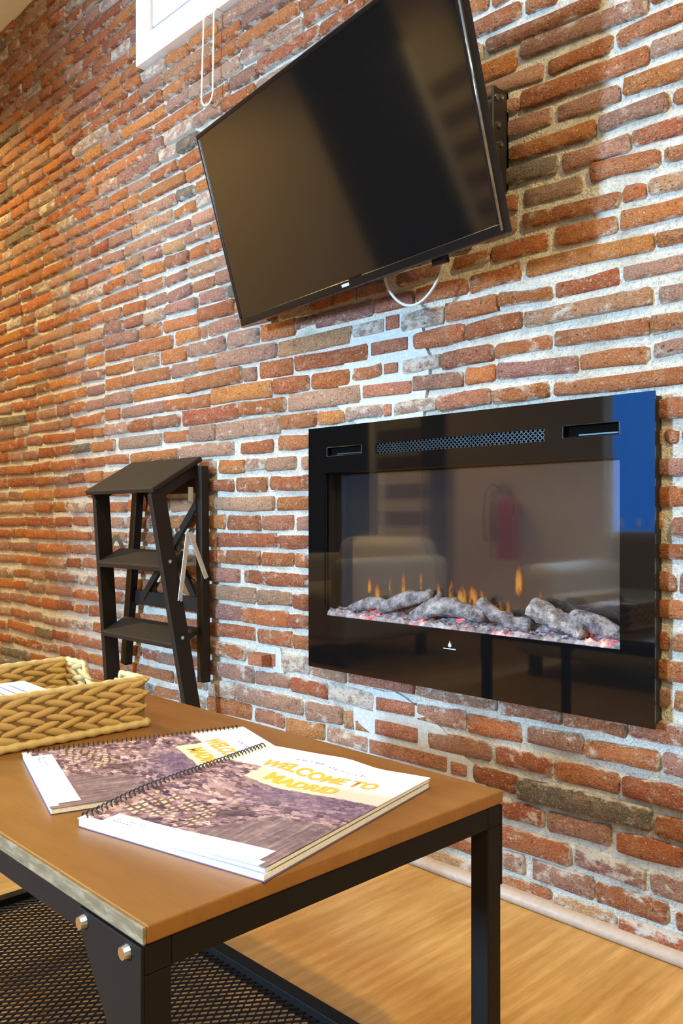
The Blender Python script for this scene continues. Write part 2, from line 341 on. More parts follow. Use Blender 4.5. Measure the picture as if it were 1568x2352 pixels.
# opening for the electric fireplace and the white window on the brick wall
HOLE = (-1.540, -.690, .418, .972)
WIN = (-2.382, -1.45, 2.194, 2.70)
def wall_y(x, z):
    """mortar surface: flush low on the wall, raked out higher up and to the left"""
    k = min(1, max(0, (z-1.3)/.8))*min(1, max(0.15, (-x-.9)/1.2))
    return .0085+.0095*k+.0035*mnoise.noise(Vector((x*9, 3.1, z*9)))+.002*mnoise.noise(Vector((x*31, 1.7, z*31)))
def build_mortar():
    xs = [XL+.06*i for i in range(int((-3.9-XL)/.06))]; x = -3.9
    while x < -.25: xs.append(x); x += .0185
    while x < XR: xs.append(x); x += .06
    xs.append(XR); zs = [ZC*i/146 for i in range(147)]
    def snap(a, vals):
        for v in vals:
            i = min(range(len(a)), key=lambda q: abs(a[q]-v)); a[i] = v
    snap(xs, HOLE[:2]); snap(zs, HOLE[2:])
    nx = len(xs); v = [(x, wall_y(x, z), z) for z in zs for x in xs]; f = []
    for j in range(len(zs)-1):
        for i in range(nx-1):
            if HOLE[0]-1e-6 <= xs[i] and xs[i+1] <= HOLE[1]+1e-6 and HOLE[2]-1e-6 <= zs[j] and zs[j+1] <= HOLE[3]+1e-6: continue
            f.append((j*nx+i, j*nx+i+1, (j+1)*nx+i+1, (j+1)*nx+i))
    me = bpy.data.meshes.new('wall_back'); me.from_pydata(v, [], f); me.materials.append(M['mortar'])
    me.polygons.foreach_set('use_smooth', [True]*len(f)); o = bpy.data.objects.new('wall_back', me); COL.objects.link(o); return struct(o)
wall = build_mortar()

# ------------------------------------------------------------------ bricks, course by course
DATA = """-1083,-969,1784,1783,30,n -952,-885,1773,1772,28,n -1049,-790,1741,1716,29,n -965,-703,1703,1673,29,p -1056,-917,1653,1643,30,n -902,-771,1642,1635,29,n -757,-636,1633,1634,29,n -1054,-968,1601,1597,27,n -963,-701,1599,1585,31,n -693,-592,1594,1586,27,n -1056,-897,1561,1547,30,n -882,-756,1547,1538,29,n -745,-620,1544,1538,29,n -991,-803,1501,1489,29,n -793,-665,1496,1492,28,n -653,-573,1495,1489,26,n -870,-737,1445,1439,29,n -735,-610,1448,1442,27,n -1010,-882,1463,1453,29,g -814,-681,1418,1398,30,n -667,-573,1398,1390,23,n -1032,-976,1409,1402,30,n -957,-832,1403,1399,30,p -1076,-976,1366,1362,27,n -957,-754,1359,1344,27,n -752,-705,1351,1349,26,n -698,-592,1347,1342,25,p -1037,-902,1307,1307,29,n -889,-761,1308,1300,31,n -751,-620,1305,1301,29,n -1093,-967,1258,1260,34,n -951,-691,1261,1253,30,n -685,-592,1252,1249,23,n -1017,-896,1211,1202,25,n -886,-758,1202,1206,27,n -747,-626,1210,1204,25,n -1101,-965,1157,1162,32,n -955,-693,1160,1158,27,p -680,-592,1155,1155,25,p -1026,-899,1107,1111,27,n -885,-698,1110,1105,30,n -697,-610,1106,1103,28,n -1102,-1028,1065,1067,32,n -1023,-839,1067,1058,30,n -835,-701,1056,1056,28,n -688,-601,1062,1063,23,n -1033,-904,1017,1015,27,n -889,-636,1014,1015,26,n -692,-615,956,953,34,n -687,-675,907,907,22,n -669,-648,909,908,19,n -692,-609,856,853,29,n -692,-634,803,804,31,n -692,-675,768,766,26,n -655,-596,749,748,30,n -687,-602,708,708,25,n -692,-652,658,650,30,n -642,-584,652,651,29,n -692,-609,607,608,28,n -692,-663,551,550,27,n -654,-596,550,552,30,n -692,-602,502,502,32,n -692,-661,451,453,32,n -652,-596,448,448,32,n -731,-601,392,391,32,n -868,-743,384,384,30,n -1014,-877,382,384,29,n -1100,-965,333,335,36,n -948,-829,339,340,34,n -826,-680,337,339,32,n -671,-573,339,335,31,n -1026,-892,285,285,33,n -888,-757,277,281,37,n -746,-620,281,281,35,n -1081,-976,234,232,33,n -972,-693,226,236,37,g -684,-592,227,225,35,n -1010,-914,177,179,32,n -902,-771,180,184,36,n -758,-636,178,182,35,n -1032,-855,118,126,39,n -842,-706,131,124,34,n -695,-592,123,119,35,n -1054,-958,70,78,32,n -939,-807,72,76,37,n -804,-665,71,76,35,n -649,-573,74,71,32,n -1449,-1246,380,382,23,s -1239,-1025,381,385,26,p -1358,-1242,336,341,30,s -1236,-1104,334,337,38,n -1361,-1233,283,286,34,s -1204,-1038,281,287,34,n -1379,-1151,236,243,32,s -1139,-1098,236,238,26,s -1497,-1429,1298,1301,24,n -1425,-1332,1306,1303,23,n -1291,-1165,1305,1309,22,n -1129,-1043,1308,1308,23,n -1637,-1374,1260,1262,35,n -1363,-1247,1260,1259,32,s -1238,-1097,1262,1259,32,n -1690,-1573,1268,1267,22,n -1432,-1335,1212,1214,29,w -1328,-1287,1216,1217,32,s -1280,-1162,1205,1210,36,w -1153,-1023,1208,1206,34,n -1374,-1262,1161,1160,30,s -1241,-1108,1159,1161,35,n -1436,-1342,1106,1108,29,n -1333,-1291,1109,1109,24,s -1277,-1174,1105,1106,27,w -1165,-1034,1105,1106,33,n -1401,-1251,1065,1059,29,s -1246,-1111,1064,1063,31,n -1463,-1339,1018,1018,29,w -1335,-1311,1015,1015,28,s -1304,-1184,1015,1018,27,w -1176,-1041,1017,1018,30,n -2073,-1936,1413,1403,35,n -2105,-1904,1363,1363,40,n -2062,-2037,1310,1309,32,n -2024,-1880,1309,1312,36,n -2123,-1946,1264,1260,39,p -1931,-1800,1265,1263,40,p -1783,-1648,1266,1259,39,n -2071,-1991,1217,1217,35,n -1986,-1723,1219,1210,39,n -1714,-1442,1210,1207,36,p -2141,-1871,1163,1164,42,n -1863,-1807,1160,1159,35,n -1792,-1658,1166,1161,42,n -1647,-1385,1162,1158,36,n -2010,-1741,1120,1110,43,n -1732,-1597,1115,1108,37,n -1582,-1446,1112,1102,37,n -2157,-1885,1065,1065,41,n -1878,-1687,1067,1064,37,n -1669,-1412,1065,1060,37,p -2120,-1991,1013,1011,43,p -1983,-1709,1010,1014,41,p -1700,-1570,1016,1016,33,n -1568,-1465,1015,1015,31,n -2164,-1906,966,965,35,n -1875,-1739,959,957,31,n -1716,-1588,965,962,33,n -2062,-1993,919,916,34,n -1969,-1858,915,912,35,n -1850,-1771,916,915,27,w -1763,-1647,908,909,30,n -1624,-1586,906,908,31,n -2042,-1910,862,861,31,n -1895,-1761,860,859,37,n -1742,-1592,860,856,33,n -2062,-2015,810,809,36,n -1989,-1733,809,806,35,n -1720,-1592,803,801,32,n -2050,-1945,756,759,36,n -1930,-1791,754,755,38,n -1782,-1655,755,755,34,n -1640,-1592,753,753,33,n -2042,-1999,708,706,36,n -1991,-1726,706,707,35,n -1716,-1592,707,707,33,n -2042,-1939,661,661,33,n -1930,-1792,657,659,35,n -1785,-1655,657,662,34,n -1642,-1592,658,658,33,n -2021,-1880,606,610,36,n -1858,-1592,607,607,33,n -2029,-1810,558,560,38,n -1801,-1664,556,560,34,n -1655,-1592,555,555,37,n -2021,-1867,501,503,39,n -1861,-1674,499,508,39,n -1669,-1592,503,505,32,n -2021,-1812,450,454,36,n -1801,-1661,450,453,38,n -1655,-1592,449,451,33,n -2021,-1854,398,397,37,n -1847,-1814,403,399,27,w -1810,-1723,389,396,33,s -1703,-1592,388,397,41,w -2016,-1819,338,344,40,n -1810,-1674,333,346,34,n -1666,-1528,338,341,35,n -1520,-1369,342,336,39,w -2027,-1906,275,287,46,w -1891,-1620,289,285,43,n -1604,-1477,280,287,43,n -1471,-1373,280,281,49,p -2033,-1832,236,243,39,n -1812,-1692,240,239,34,n -1681,-1540,227,241,35,n -1524,-1387,238,239,33,p -2618,-2500,1407,1400,36,n -2618,-2410,1368,1358,37,n -2402,-2275,1360,1355,37,n -2259,-2081,1355,1346,32,n -2618,-2492,1317,1311,36,n -2484,-2213,1313,1307,37,n -2190,-2071,1311,1305,36,n -2618,-2448,1269,1264,33,n -2430,-2290,1265,1262,38,p -2268,-2139,1264,1262,37,n -2618,-2511,1222,1218,36,n -2503,-2227,1220,1213,34,n -2215,-2081,1214,1214,35,n -2618,-2448,1168,1165,34,n -2438,-2153,1166,1161,37,n -2618,-2527,1117,1115,35,n -2514,-2259,1114,1114,33,n -2257,-2015,1117,1105,32,n -2618,-2469,1067,1066,35,n -2464,-2321,1066,1065,36,n -2311,-2177,1067,1064,34,n -2618,-2557,1013,1015,34,n -2530,-2278,1013,1013,37,p -2259,-2128,1017,1010,31,n -2612,-2471,965,961,29,n -2456,-2326,963,964,27,n -2316,-2181,964,964,26,n"""
COURSES = [-.022, .026, .075, .123, .180, .231, .283, .339, .391, .450, .503, .553, .608, .657, .707, .755, .807, .858, .908, .960, 1.014, 1.063, 1.110, 1.160, 1.209,
           1.259, 1.307, 1.353, 1.400, 1.447, 1.495, 1.545, 1.594, 1.641, 1.690]
while COURSES[-1] < ZC-.03: COURSES.append(COURSES[-1]+.0482)
bricks = []                                            # x0, x1, z0, z1, height, style
rows = [[] for _ in COURSES]
for s in DATA.split():
    a = s.split(','); x0, x1, z0, z1, h = (float(q)/1000 for q in a[:5])
    ci = min(range(len(COURSES)), key=lambda i: abs(COURSES[i]-(z0+z1)/2)); zc = COURSES[ci]
    rows[ci].append([x0, x1, z0*.6+zc*.4, z1*.6+zc*.4, min(h, .041), a[5]])
def fill(ci, a, b):
    """whole and half bricks with random joints between a and b"""
    x = a
    while b-x > .03:
        L = random.choice((.125, .13, .135, .14, .12, .25, .26, .10, .155))
        if b-x-L < .075: L = b-x if b-x < .27 else (b-x)/2
        h = random.uniform(.0285, .0345); z = COURSES[ci]+random.uniform(-.0025, .0025); tl = random.uniform(-.0025, .0025)
        r = random.random(); st = 'n' if r < .78 else ('p' if r < .91 else ('g' if r < .94 else 'w'))
        rows[ci].append([x, x+L-.011, z-tl, z+tl, h, st]); x += L
for ci in range(len(COURSES)):
    rows[ci].sort(); have = list(rows[ci]); x = XL+.02+random.uniform(-.1, 0)
    for b in have:
        if b[0]-x > .05: fill(ci, x, b[0]-.002)
        x = max(x, b[1]+.011)
    fill(ci, x, XR)
    last = None
    for b in sorted(rows[ci]):
        if last and b[0] < last[1]+.005: b[0] = last[1]+.005
        if b[1]-b[0] < .012: continue
        last = b; z = (b[2]+b[3])/2
        parts = [(b[0], b[1])]
        for hx0, hx1, hz0, hz1 in (HOLE, (WIN[0]+.01, WIN[1]-.01, WIN[2]+.012, WIN[3])):
            if hz0-.012 < z < hz1+.012:
                parts = [q for p0, p1 in parts for q in ((p0, min(p1, hx0)), (max(p0, hx1), p1)) if q[1]-q[0] > .012]
        for p0, p1 in parts:
            if z-b[4]/2 < .004: continue
            sl = (b[3]-b[2])/(b[1]-b[0]); bricks.append((p0, p1, b[2]+sl*(p0-b[0]), b[2]+sl*(p1-b[0]), min(b[4], 2*(ZC-z)-.002), b[5]))
def to_px(x, y, z):
    dx, dy, dz = x, y+CAM_D, z-CAM_H; c, s = math.cos(YAW), math.sin(YAW)
    d = -s*dx+c*dy
    return (None if d < .05 else (CX+FPX*(c*dx+s*dy)/d, CY-FPX*dz/d, d))
def inside(p, poly):
    r = False; j = len(poly)-1
    for i in range(len(poly)):
        a, b = poly[i], poly[j]
        if (a[1] > p[1]) != (b[1] > p[1]) and p[0] < (b[0]-a[0])*(p[1]-a[1])/(b[1]-a[1])+a[0]: r = not r
        j = i
    return r
TV_PX = [(448, 310), (552, 752), (1165, 537), (1075, 0), (1060, -120)]; FP_PX = [(712, 985), (1503, 897), (1503, 1675), (705, 1530)]
TB_PX = [(0, 1515), (205, 1545), (350, 1590), (1160, 1815), (1160, 1900), (380, 2200), (330, 2352), (0, 2352)]
def shown(b):
    """area in pixels that the photograph shows of this brick"""
    n = 0; A = 0
    for k in range(5):
        x = b[0]+(b[1]-b[0])*(k+.5)/5; p = to_px(x, 0, (b[2]+b[3])/2)
        if p and 0 < p[0] < 1568 and 0 < p[1] < 2352 and not any(inside(p, q) for q in (TV_PX, FP_PX, TB_PX)): n += 1
    p0, p1 = to_px(b[0], 0, b[2]), to_px(b[1], 0, b[3])
    if not n or not p0 or not p1: return 0
    return abs(p1[0]-p0[0])*b[4]*FPX/p0[2]*n/5
TINTS = {'n': [(.38, .112, .042), (.43, .135, .044), (.47, .160, .052), (.40, .138, .055), (.35, .100, .044), (.49, .180, .052), (.37, .145, .078), (.44, .155, .060), (.38, .185, .125), (.43, .225, .145), (.34, .160, .120)],
         'p': [(.44, .23, .145), (.42, .25, .17), (.40, .215, .15), (.46, .24, .12)], 'g': [(.17, .145, .115), (.21, .165, .12)],
         's': [(.42, .15, .085), (.44, .165, .10)], 'w': [(.40, .24, .18), (.36, .25, .21)]}
def brick_geo(b, cx, cz):
    """irregular worn brick: chipped outline of ten points, rounded arris, sides running into the mortar"""
    x0, x1, z0, z1, h, st = b; L = x1-x0; sl = (z1-z0)/L
    j = 0.0 if st == 's' else 1.0; jz = .0026*j; e = min(.001+random.uniform(.0015, .0045)*j, L*.16); h = h+.0030*j; x0 -= .001*j; x1 += .001*j; L = x1-x0
    tz = lambda x, s: (z0+sl*(x-x0))+s*h/2
    q_ = lambda k: random.uniform(-k, k)*j
    out = []; xm = x0+L*random.uniform(.38, .62); sd = h*.31
    for x in (x0+e, xm, x1-e): out.append((x+q_(.003), tz(x, -1)+q_(jz)))
    out += [(x1+q_(.002), tz(x1, 0)-sd+q_(jz)), (x1+q_(.002), tz(x1, 0)+sd+q_(jz))]
    for x in (x1-e, xm, x0+e): out.append((x+q_(.003), tz(x, 1)+q_(jz)))
    out += [(x0+q_(.002), tz(x0, 0)+sd+q_(jz)), (x0+q_(.002), tz(x0, 0)-sd+q_(jz))]
    if st == 's':
        c = .0015; out = [(x0+c, tz(x0, -1)), (x0+L*.4, tz(x0+L*.4, -1)), (x0+L*.7, tz(x0+L*.7, -1)), (x1-c, tz(x1, -1)), (x1, tz(x1, -1)+c*2),
                          (x1, tz(x1, 1)-c), (x0+L*.6, tz(x0+L*.6, 1)), (x0+c, tz(x0, 1)), (x0, tz(x0, 1)-c), (x0, tz(x0, -1)+c)]
    yf = random.uniform(-.0055, .0025) if st != 's' else -.002
    if st == 'g': yf -= .004
    n = len(out); mx = sum(p[0] for p in out)/n; mz = sum(p[1] for p in out)/n; ins = .0030 if st != 's' else .0012
    v = [(mx-cx, yf-random.uniform(0, .0016), mz-cz)]
    for k, (x, z) in enumerate(out):
        dx = ins if x < mx else -ins; dz = ins if z < mz else -ins
        v.append((x+(dx if abs(x-mx) > L*.3 else 0)-cx, yf+random.uniform(-.0012, .0012)*j, z+(dz if abs(z-mz) > h*.2 else 0)-cz))
    for x, z in out: v.append((x-cx, yf+ins*1.15, z-cz))
    for x, z in out: v.append((x-cx, .035, z-cz))
    f = []
    for k in range(n):
        q = (k+1) % n; f += [(0, 1+k, 1+q), (1+k, 1+n+k, 1+n+q, 1+q), (1+n+k, 1+2*n+k, 1+2*n+q, 1+n+q)]
    return v, f
def tint_of(st, x, z):
    c = random.choice(TINTS[st]); m = random.uniform(.85, 1.15); c = tuple(min(.8, q*m*k*random.uniform(.95, 1.05)) for q, k in zip(c, (.93, .98, 1.08)))
    a = {'n': random.choice((.01, .05, .1, .16)), 'p': random.uniform(.05, .2), 'g': .05, 's': 0.0, 'w': random.uniform(.28, .42)}[st]
    if z < .42 and st != 's': a += random.uniform(0, .14)+(.10 if z < .15 else 0)
    return (*c, a)
def brick_mesh(name, geos):
    v, f, t = [], [], []
    for gv, gf, tt in geos:
        n = len(v); v += gv; f += [tuple(i+n for i in q) for q in gf]; m = (len(gv)-1)//3; lime = 0.0 if tt[3] == 0.0 else 1.0
        for i in range(len(gv)): t += [tt[0], tt[1], tt[2], tt[3]+lime*(0 if i == 0 else (.06 if i <= m else (.30 if i <= 2*m else .5)))]
    me = bpy.data.meshes.new(name); me.from_pydata(v, [], f); me.materials.append(M['brick'])
    at = me.attributes.new('tint', 'FLOAT_COLOR', 'POINT'); at.data.foreach_set('color', t)
    me.polygons.foreach_set('use_smooth', [True]*len(f)); me.update(); return me
order = sorted(range(len(bricks)), key=lambda i: -shown(bricks[i])); big = set(order[:300]); rest = []
for i, b in enumerate(bricks):
    cx, cz = (b[0]+b[1])/2, (b[2]+b[3])/2; tt = tint_of(b[5], cx, cz)
    if i in big:
        gv, gf = brick_geo(b, cx, cz); o = bpy.data.objects.new('brick', brick_mesh('brick', [(gv, gf, tt)])); COL.objects.link(o)
        o.location = (cx, 0, cz); o.parent = wall
    else:
        gv, gf = brick_geo(b, 0, 0); rest.append((gv, gf, tt))
o = bpy.data.objects.new('brick_courses', brick_mesh('brick_courses', rest)); COL.objects.link(o); o.parent = wall; o['kind'] = 'stuff'
# grey cement repairs in the joints
def patch(poly):
    m = MB(); n = len(poly); pts = []
    for i in range(n):
        a, b = poly[i], poly[(i+1) % n]
        for k in range(4): q = k/4; pts.append((a[0]+(b[0]-a[0])*q+random.uniform(-.005, .005), a[1]+(b[1]-a[1])*q+random.uniform(-.004, .004)))
    m.prism(pts, (0, .02, 0), lambda x, z: (x, .0015, z)); m.build('cement_repair', M['cement'], wall)
patch([(-1.50, 1.05), (-1.44, 1.205), (-1.30, 1.235), (-1.22, 1.19), (-1.20, 1.10), (-1.22, .985), (-1.42, .985)])
patch([(-1.42, .20), (-1.44, .36), (-1.30, .372), (-1.19, .33), (-1.06, .23), (-1.02, .165), (-1.2, .18)])
patch([(-1.80, .372), (-1.80, .425), (-1.705, .425), (-1.69, .365), (-1.75, .355)])
# the short new brick left standing proud of the wall
pb = MB().box((-1.795, -.034, .378), (-1.737, .03, .408)).build('brick', M['brick'], wall, bevel=.002)
at = pb.data.attributes.new('tint', 'FLOAT_COLOR', 'POINT'); at.data.foreach_set('color', [.42, .16, .09, .0]*len(pb.data.vertices))

# half-round skirting
sk = MB(); prof = [(0.014, 0), (-.012, 0), (-.0165, .004), (-.0185, .010), (-.0165, .017), (-.0115, .023), (-.004, .026), (.014, .027)]
n = len(prof); sk.v += [(XL, y, z) for y, z in prof]+[(XR, y, z) for y, z in prof]
sk.f += [(i, i+1, i+1+n, i+n) for i in range(n-1)]+[tuple(range(n)), tuple(range(2*n-1, n-1, -1))]
struct(sk.build('baseboard_back', M['base'], smooth=True))

# ------------------------------------------------------------------ white window high on the brick wall
wx0, wx1, wz0, wz1 = WIN
wf = MB(); 
for a, b in (((wx0, -.022, wz0), (wx1, .02, wz0+.080)), ((wx0, -.022, wz1-.080), (wx1, .02, wz1)), ((wx0, -.022, wz0+.080), (wx0+.080, .02, wz1-.080)), ((wx1-.080, -.022, wz0+.080), (wx1, .02, wz1-.080))): wf.box(a, b)
win = struct(wf.build('window_1', M['white'], bevel=.003))
MB().box((wx0+.075, -.004, wz0+.075), (wx1-.075, .010, wz1-.075)).build('window_groove', M['groove'], win)  # blue-grey fill showing in the groove round the panel
MB().box((wx0+.092, -.018, wz0+.092), (wx1-.092, -.002, wz1-.092)).build('window_panel', M['white'], win, bevel=.003)
# bead cord of the blind
cp = []
xa, xb, yc = -2.0, -1.952, -.030
for k in range(9): cp.append((xa-.012*k/8, yc, 2.205-.243*k/8))
for k in range(1, 12): a = PI*k/12; cp.append(((xa-.012+xb-.006)/2-math.cos(a)*((xb-.006-xa+.012)/2), yc, 1.962-.029*math.sin(a)))
for k in range(9): cp.append((xb-.006+.006*k/8, yc, 1.962+.243*k/8))
cord = MB().tube(cp, .0026, 6).build('blind_cord', M['cord'], smooth=True)
tag(cord, 'white looped blind cord hanging below the white window frame', 'cord')

# ------------------------------------------------------------------ television on its tilting wall mount
tyaw, ttilt = math.radians(7.366), math.radians(16.02); TW, TH = .902, .479
tBL = Vector((-1.764, -.080, 1.264)); tax = Vector((math.cos(tyaw), -math.sin(tyaw), 0)); tnh = Vector((-math.sin(tyaw), -math.cos(tyaw), 0))
tup = Vector((0, 0, 1))*math.cos(ttilt)+tnh*math.sin(ttilt); tn = tnh*math.cos(ttilt)-Vector((0, 0, 1))*math.sin(ttilt)
tT = lambda u, v, wv: tBL+tax*u+tup*v+tn*wv
class TB(MB):
    def tbox(s, a, b):
        m = MB().box(a, b); return s.add([tT(*v) for v in m.v], m.f)
tv = empty('television', tuple(tT(TW/2, 0, -.02)), 'black flat screen television tilted down on a wall bracket above the fireplace', 'television')
TB().tbox((0, 0, -.030), (TW, TH, -.004)).build('housing', M['bezel'], tv, bevel=.006, seg=4)
fr = TB(); bz, bb = .011, .019
fr.tbox((0, 0, -.006), (TW, bb, 0)); fr.tbox((0, TH-bz, -.006), (TW, TH, 0)); fr.tbox((0, bb, -.006), (bz, TH-bz, 0)); fr.tbox((TW-bz, bb, -.006), (TW, TH-bz, 0))
fr.build('bezel', M['bezel'], tv, bevel=.003, seg=3)
TB().tbox((bz-.002, bb-.002, -.005), (TW-bz+.002, TH-bz+.002, -.0022)).build('screen', M['screen'], tv)
tr_ = MB().tube([tT(TW-.0015, .006, -.0015), tT(TW-.0015, TH-.004, -.0015)], .0024, 10).build('edge_highlight_strip', M['trim'], tv, smooth=True)  # strip added so the window light draws a bright line along the edge
TB().tbox((.14, .03, -.062), (TW-.14, .33, -.026)).build('back_cover', M['tvback'], tv, bevel=.012, seg=3)
TB().tbox((TW/2-.013, .006, -.001), (TW/2+.013, .0125, .0007)).build('badge', M['silver'], tv)
TB().tbox((TW/2+.012, bb-.001, -.001), (TW/2+.055, bb+.0012, .0008)).build('indicator', M['bezel'], tv)
TB().tbox((.70, -.012, -.034), (.735, .006, -.018)).build('sensor', M['bezel'], tv, bevel=.002)

br = empty('tv_bracket', (-1.1, 0, 1.43), 'black metal wall bracket with bright screws behind the television', 'bracket')
bp = MB(); bp.box((-.999, -.050, 1.428), (-.994, .004, 1.624)); bp.box((-1.055, -.006, 1.428), (-.994, .004, 1.624)); bp.box((-1.055, -.048, 1.428), (-1.05, .004, 1.624))
bp.build('wall_plate', M['bracket'], br, bevel=.002)
MB().box((-1.42, -.010, 1.46), (-1.03, .004, 1.58)).build('back_plate', M['bracket'], br, bevel=.002)
for s in (0, 1):
    z = 1.475+s*.085
    MB().bar((-1.03, -.02, z), tuple(tT(.62, (z-1.264)/math.cos(ttilt)-.02, -.0645)), .018, .03, (0, 0, 1)).build('arm', M['bracket'], br, bevel=.002)
ca = MB().tube([(-1.012, -.044, 1.59), (-1.012, -.044, 1.44)], .013, 12).build('pivot_tube', M['black'], br, smooth=True)
for y, z in ((-.042, 1.600), (-.026, 1.606), (-.036, 1.548), (-.028, 1.512)):
    MB().tube([(-.997, y, z), (-.989, y, z)], .0058, 10).build('screw', M['chrome'], br)
cab = []
for k in range(25):
    q = k/24; x = -1.276+(1.276-1.111)*q; s = math.sin(PI*q)
    cab.append((x, -.06, 1.300-.077*s**.62-.004*q))
cab = [(-1.278, -.07, 1.325)]+cab+[(-1.108, -.07, 1.325)]
c = MB().tube(cab, .0032, 8).build('cable', M['cable'], smooth=True)
tag(c, 'pale grey cable looping down from under the television', 'cable')

# ------------------------------------------------------------------ electric fireplace
fp = empty('electric_fireplace', (-1.115, -.015, .403), 'black glass electric fireplace with log bed and flames set into the brick wall', 'fireplace')
YP = -.030; K = .979
fx = lambda x: x*K
fz = lambda z: .765+(z-.765)*K
PX0, PX1, PZ0, PZ1 = fx(-1.592), fx(-.686), fz(.395), fz(.991)
IX0, IX1, IZ0, IZ1 = fx(-1.533), fx(-.752), fz(.528), fz(.879)
LV = (fx(-1.525), fx(-1.405), fz(.918), fz(.941)); GV = (fx(-1.36), fx(-.909), fz(.916), fz(.941)); RV = (fx(-.869), fx(-.752), fz(.918), fz(.943))
def holed_panel(holes, outer, y0, y1):
    xs = sorted({outer[0], outer[1], *[h[0] for h in holes], *[h[1] for h in holes]}); zs = sorted({outer[2], outer[3], *[h[2] for h in holes], *[h[3] for h in holes]})
    solid = lambda i, j: 0 <= i < len(xs)-1 and 0 <= j < len(zs)-1 and not any(h[0]-1e-6 <= xs[i] and xs[i+1] <= h[1]+1e-6 and h[2]-1e-6 <= zs[j] and zs[j+1] <= h[3]+1e-6 for h in holes)
    m = MB(); nx = len(xs); m.v = [(x, y, z) for y in (y0, y1) for z in zs for x in xs]; N = nx*len(zs)
    for j in range(len(zs)-1):
        for i in range(nx-1):
            if not solid(i, j): continue
            a, b, c2, d = j*nx+i, j*nx+i+1, (j+1)*nx+i+1, (j+1)*nx+i
            m.f += [(a, b, c2, d), (N+d, N+c2, N+b, N+a)]
            if not solid(i, j-1): m.f.append((a, N+a, N+b, b))
            if not solid(i, j+1): m.f.append((d, c2, N+c2, N+d))
            if not solid(i-1, j): m.f.append((a, d, N+d, N+a))
            if not solid(i+1, j): m.f.append((b, N+b, N+c2, c2))
    return m
holed_panel([(IX0, IX1, IZ0, IZ1), LV, GV, RV], (PX0, PX1, PZ0, PZ1), YP, YP+.005).build('front_glass', M['fglass'], fp)
# steel case behind the glass
cs = holed_panel([(IX0-.002, IX1+.002, IZ0-.002, IZ1+.002)], (PX0+.012, PX1-.012, PZ0+.012, PZ1-.012), YP+.012, YP+.016)
cs.build('case_front', M['vent'], fp)
rim = MB()
for a, b in (((PX0+.006, YP+.005, PZ0+.006), (PX1-.006, .012, PZ0+.016)), ((PX0+.006, YP+.005, PZ1-.016), (PX1-.006, .012, PZ1-.006)), ((PX0+.006, YP+.005, PZ0+.016), (PX0+.016, .012, PZ1-.016)), ((PX1-.016, YP+.005, PZ0+.016), (PX1-.006, .012, PZ1-.016))): rim.box(a, b)
rim.build('case_rim', M['fbox'], fp)
MB().box((IX0, YP+.0015, IZ0), (IX1, YP+.004, IZ1)).build('viewing_pane', M['pane'], fp)
D = .022
bx = MB(); bx.box((IX0-.004, YP+.006, IZ0-.012), (IX1+.004, D, IZ0-.002)); bx.box((IX0-.004, YP+.006, IZ1+.002), (IX1+.004, D, IZ1+.006))
bx.box((IX0-.008, YP+.006, IZ0-.012), (IX0-.004, D, IZ1+.006)); bx.box((IX1+.004, YP+.006, IZ0-.012), (IX1+.008, D, IZ1+.006))
bx.build('firebox', M['fbox'], fp)
MB().box((IX0-.004, D-.004, IZ0-.012), (IX1+.004, D, IZ1+.006)).build('rear_screen', M['frear'], fp)
for nm, (a, b, c2, d) in (('vent_slot', LV), ('vent_slot', RV)):
    r = MB(); t_ = .0016
    for p, q in (((a, YP-.001, c2), (b, YP+.008, c2+t_)), ((a, YP-.001, d-t_), (b, YP+.008, d)), ((a, YP-.001, c2), (a+t_, YP+.008, d)), ((b-t_, YP-.001, c2), (b, YP+.008, d))): r.box(p, q)
    r.build(nm, M['bezel'], fp, bevel=.0006)
    MB().box((a+.03, YP+.006, c2+.004), (b-.006, YP+.010, c2+.0065)).build('louvre', M['grille'], fp)
# expanded mesh over the heater outlet
gm = MB(); st = .0105; x = GV[0]-(GV[3]-GV[2])
def clipseg(x0, z0, x1, z1):
    q0, q1 = 0.0, 1.0
    for s_, lo, hi, dd in ((x0, GV[0], GV[1], x1-x0), (z0, GV[2], GV[3], z1-z0)):
        if abs(dd) < 1e-9: continue
        a, b = (lo-s_)/dd, (hi-s_)/dd; a, b = min(a, b), max(a, b); q0, q1 = max(q0, a), min(q1, b)
    return None if q1-q0 < .02 else ((x0+(x1-x0)*q0, z0+(z1-z0)*q0), (x0+(x1-x0)*q1, z0+(z1-z0)*q1))
while x < GV[1]+.03:
    for sg in (1, -1):
        z0, z1 = (GV[2], GV[3]) if sg > 0 else (GV[3], GV[2])
        sgm = clipseg(x, z0, x+(GV[3]-GV[2])*1.1, z1)
        if sgm: gm.bar((sgm[0][0], YP+.004, sgm[0][1]), (sgm[1][0], YP+.004, sgm[1][1]), .0024, .0016, (0, 1, 0))
    x += st
gm.build('heater_grille', M['grille'], fp, kind='stuff')
# little flame emblem under the pane
def flame_poly(w_, h_): return [(0, 0), (w_*.32, h_*.06), (w_*.5, h_*.26), (w_*.44, h_*.46), (w_*.22, h_*.66), (w_*.10, h_*.84), (w_*.05, h_), (-w_*.10, h_*.76), (-w_*.30, h_*.55), (-w_*.5, h_*.30), (-w_*.36, h_*.08)]
em = MB(); exx, ezz = fx(-1.142), fz(.487)
em.prism(flame_poly(.009, .014), (0, .0006, 0), lambda a, b: (exx+a, YP-.0006, ezz+.003+b)); em.box((exx-.017, YP-.0006, ezz-.001), (exx+.016, YP, ezz+.001))
em.build('emblem', M['silver'], fp)
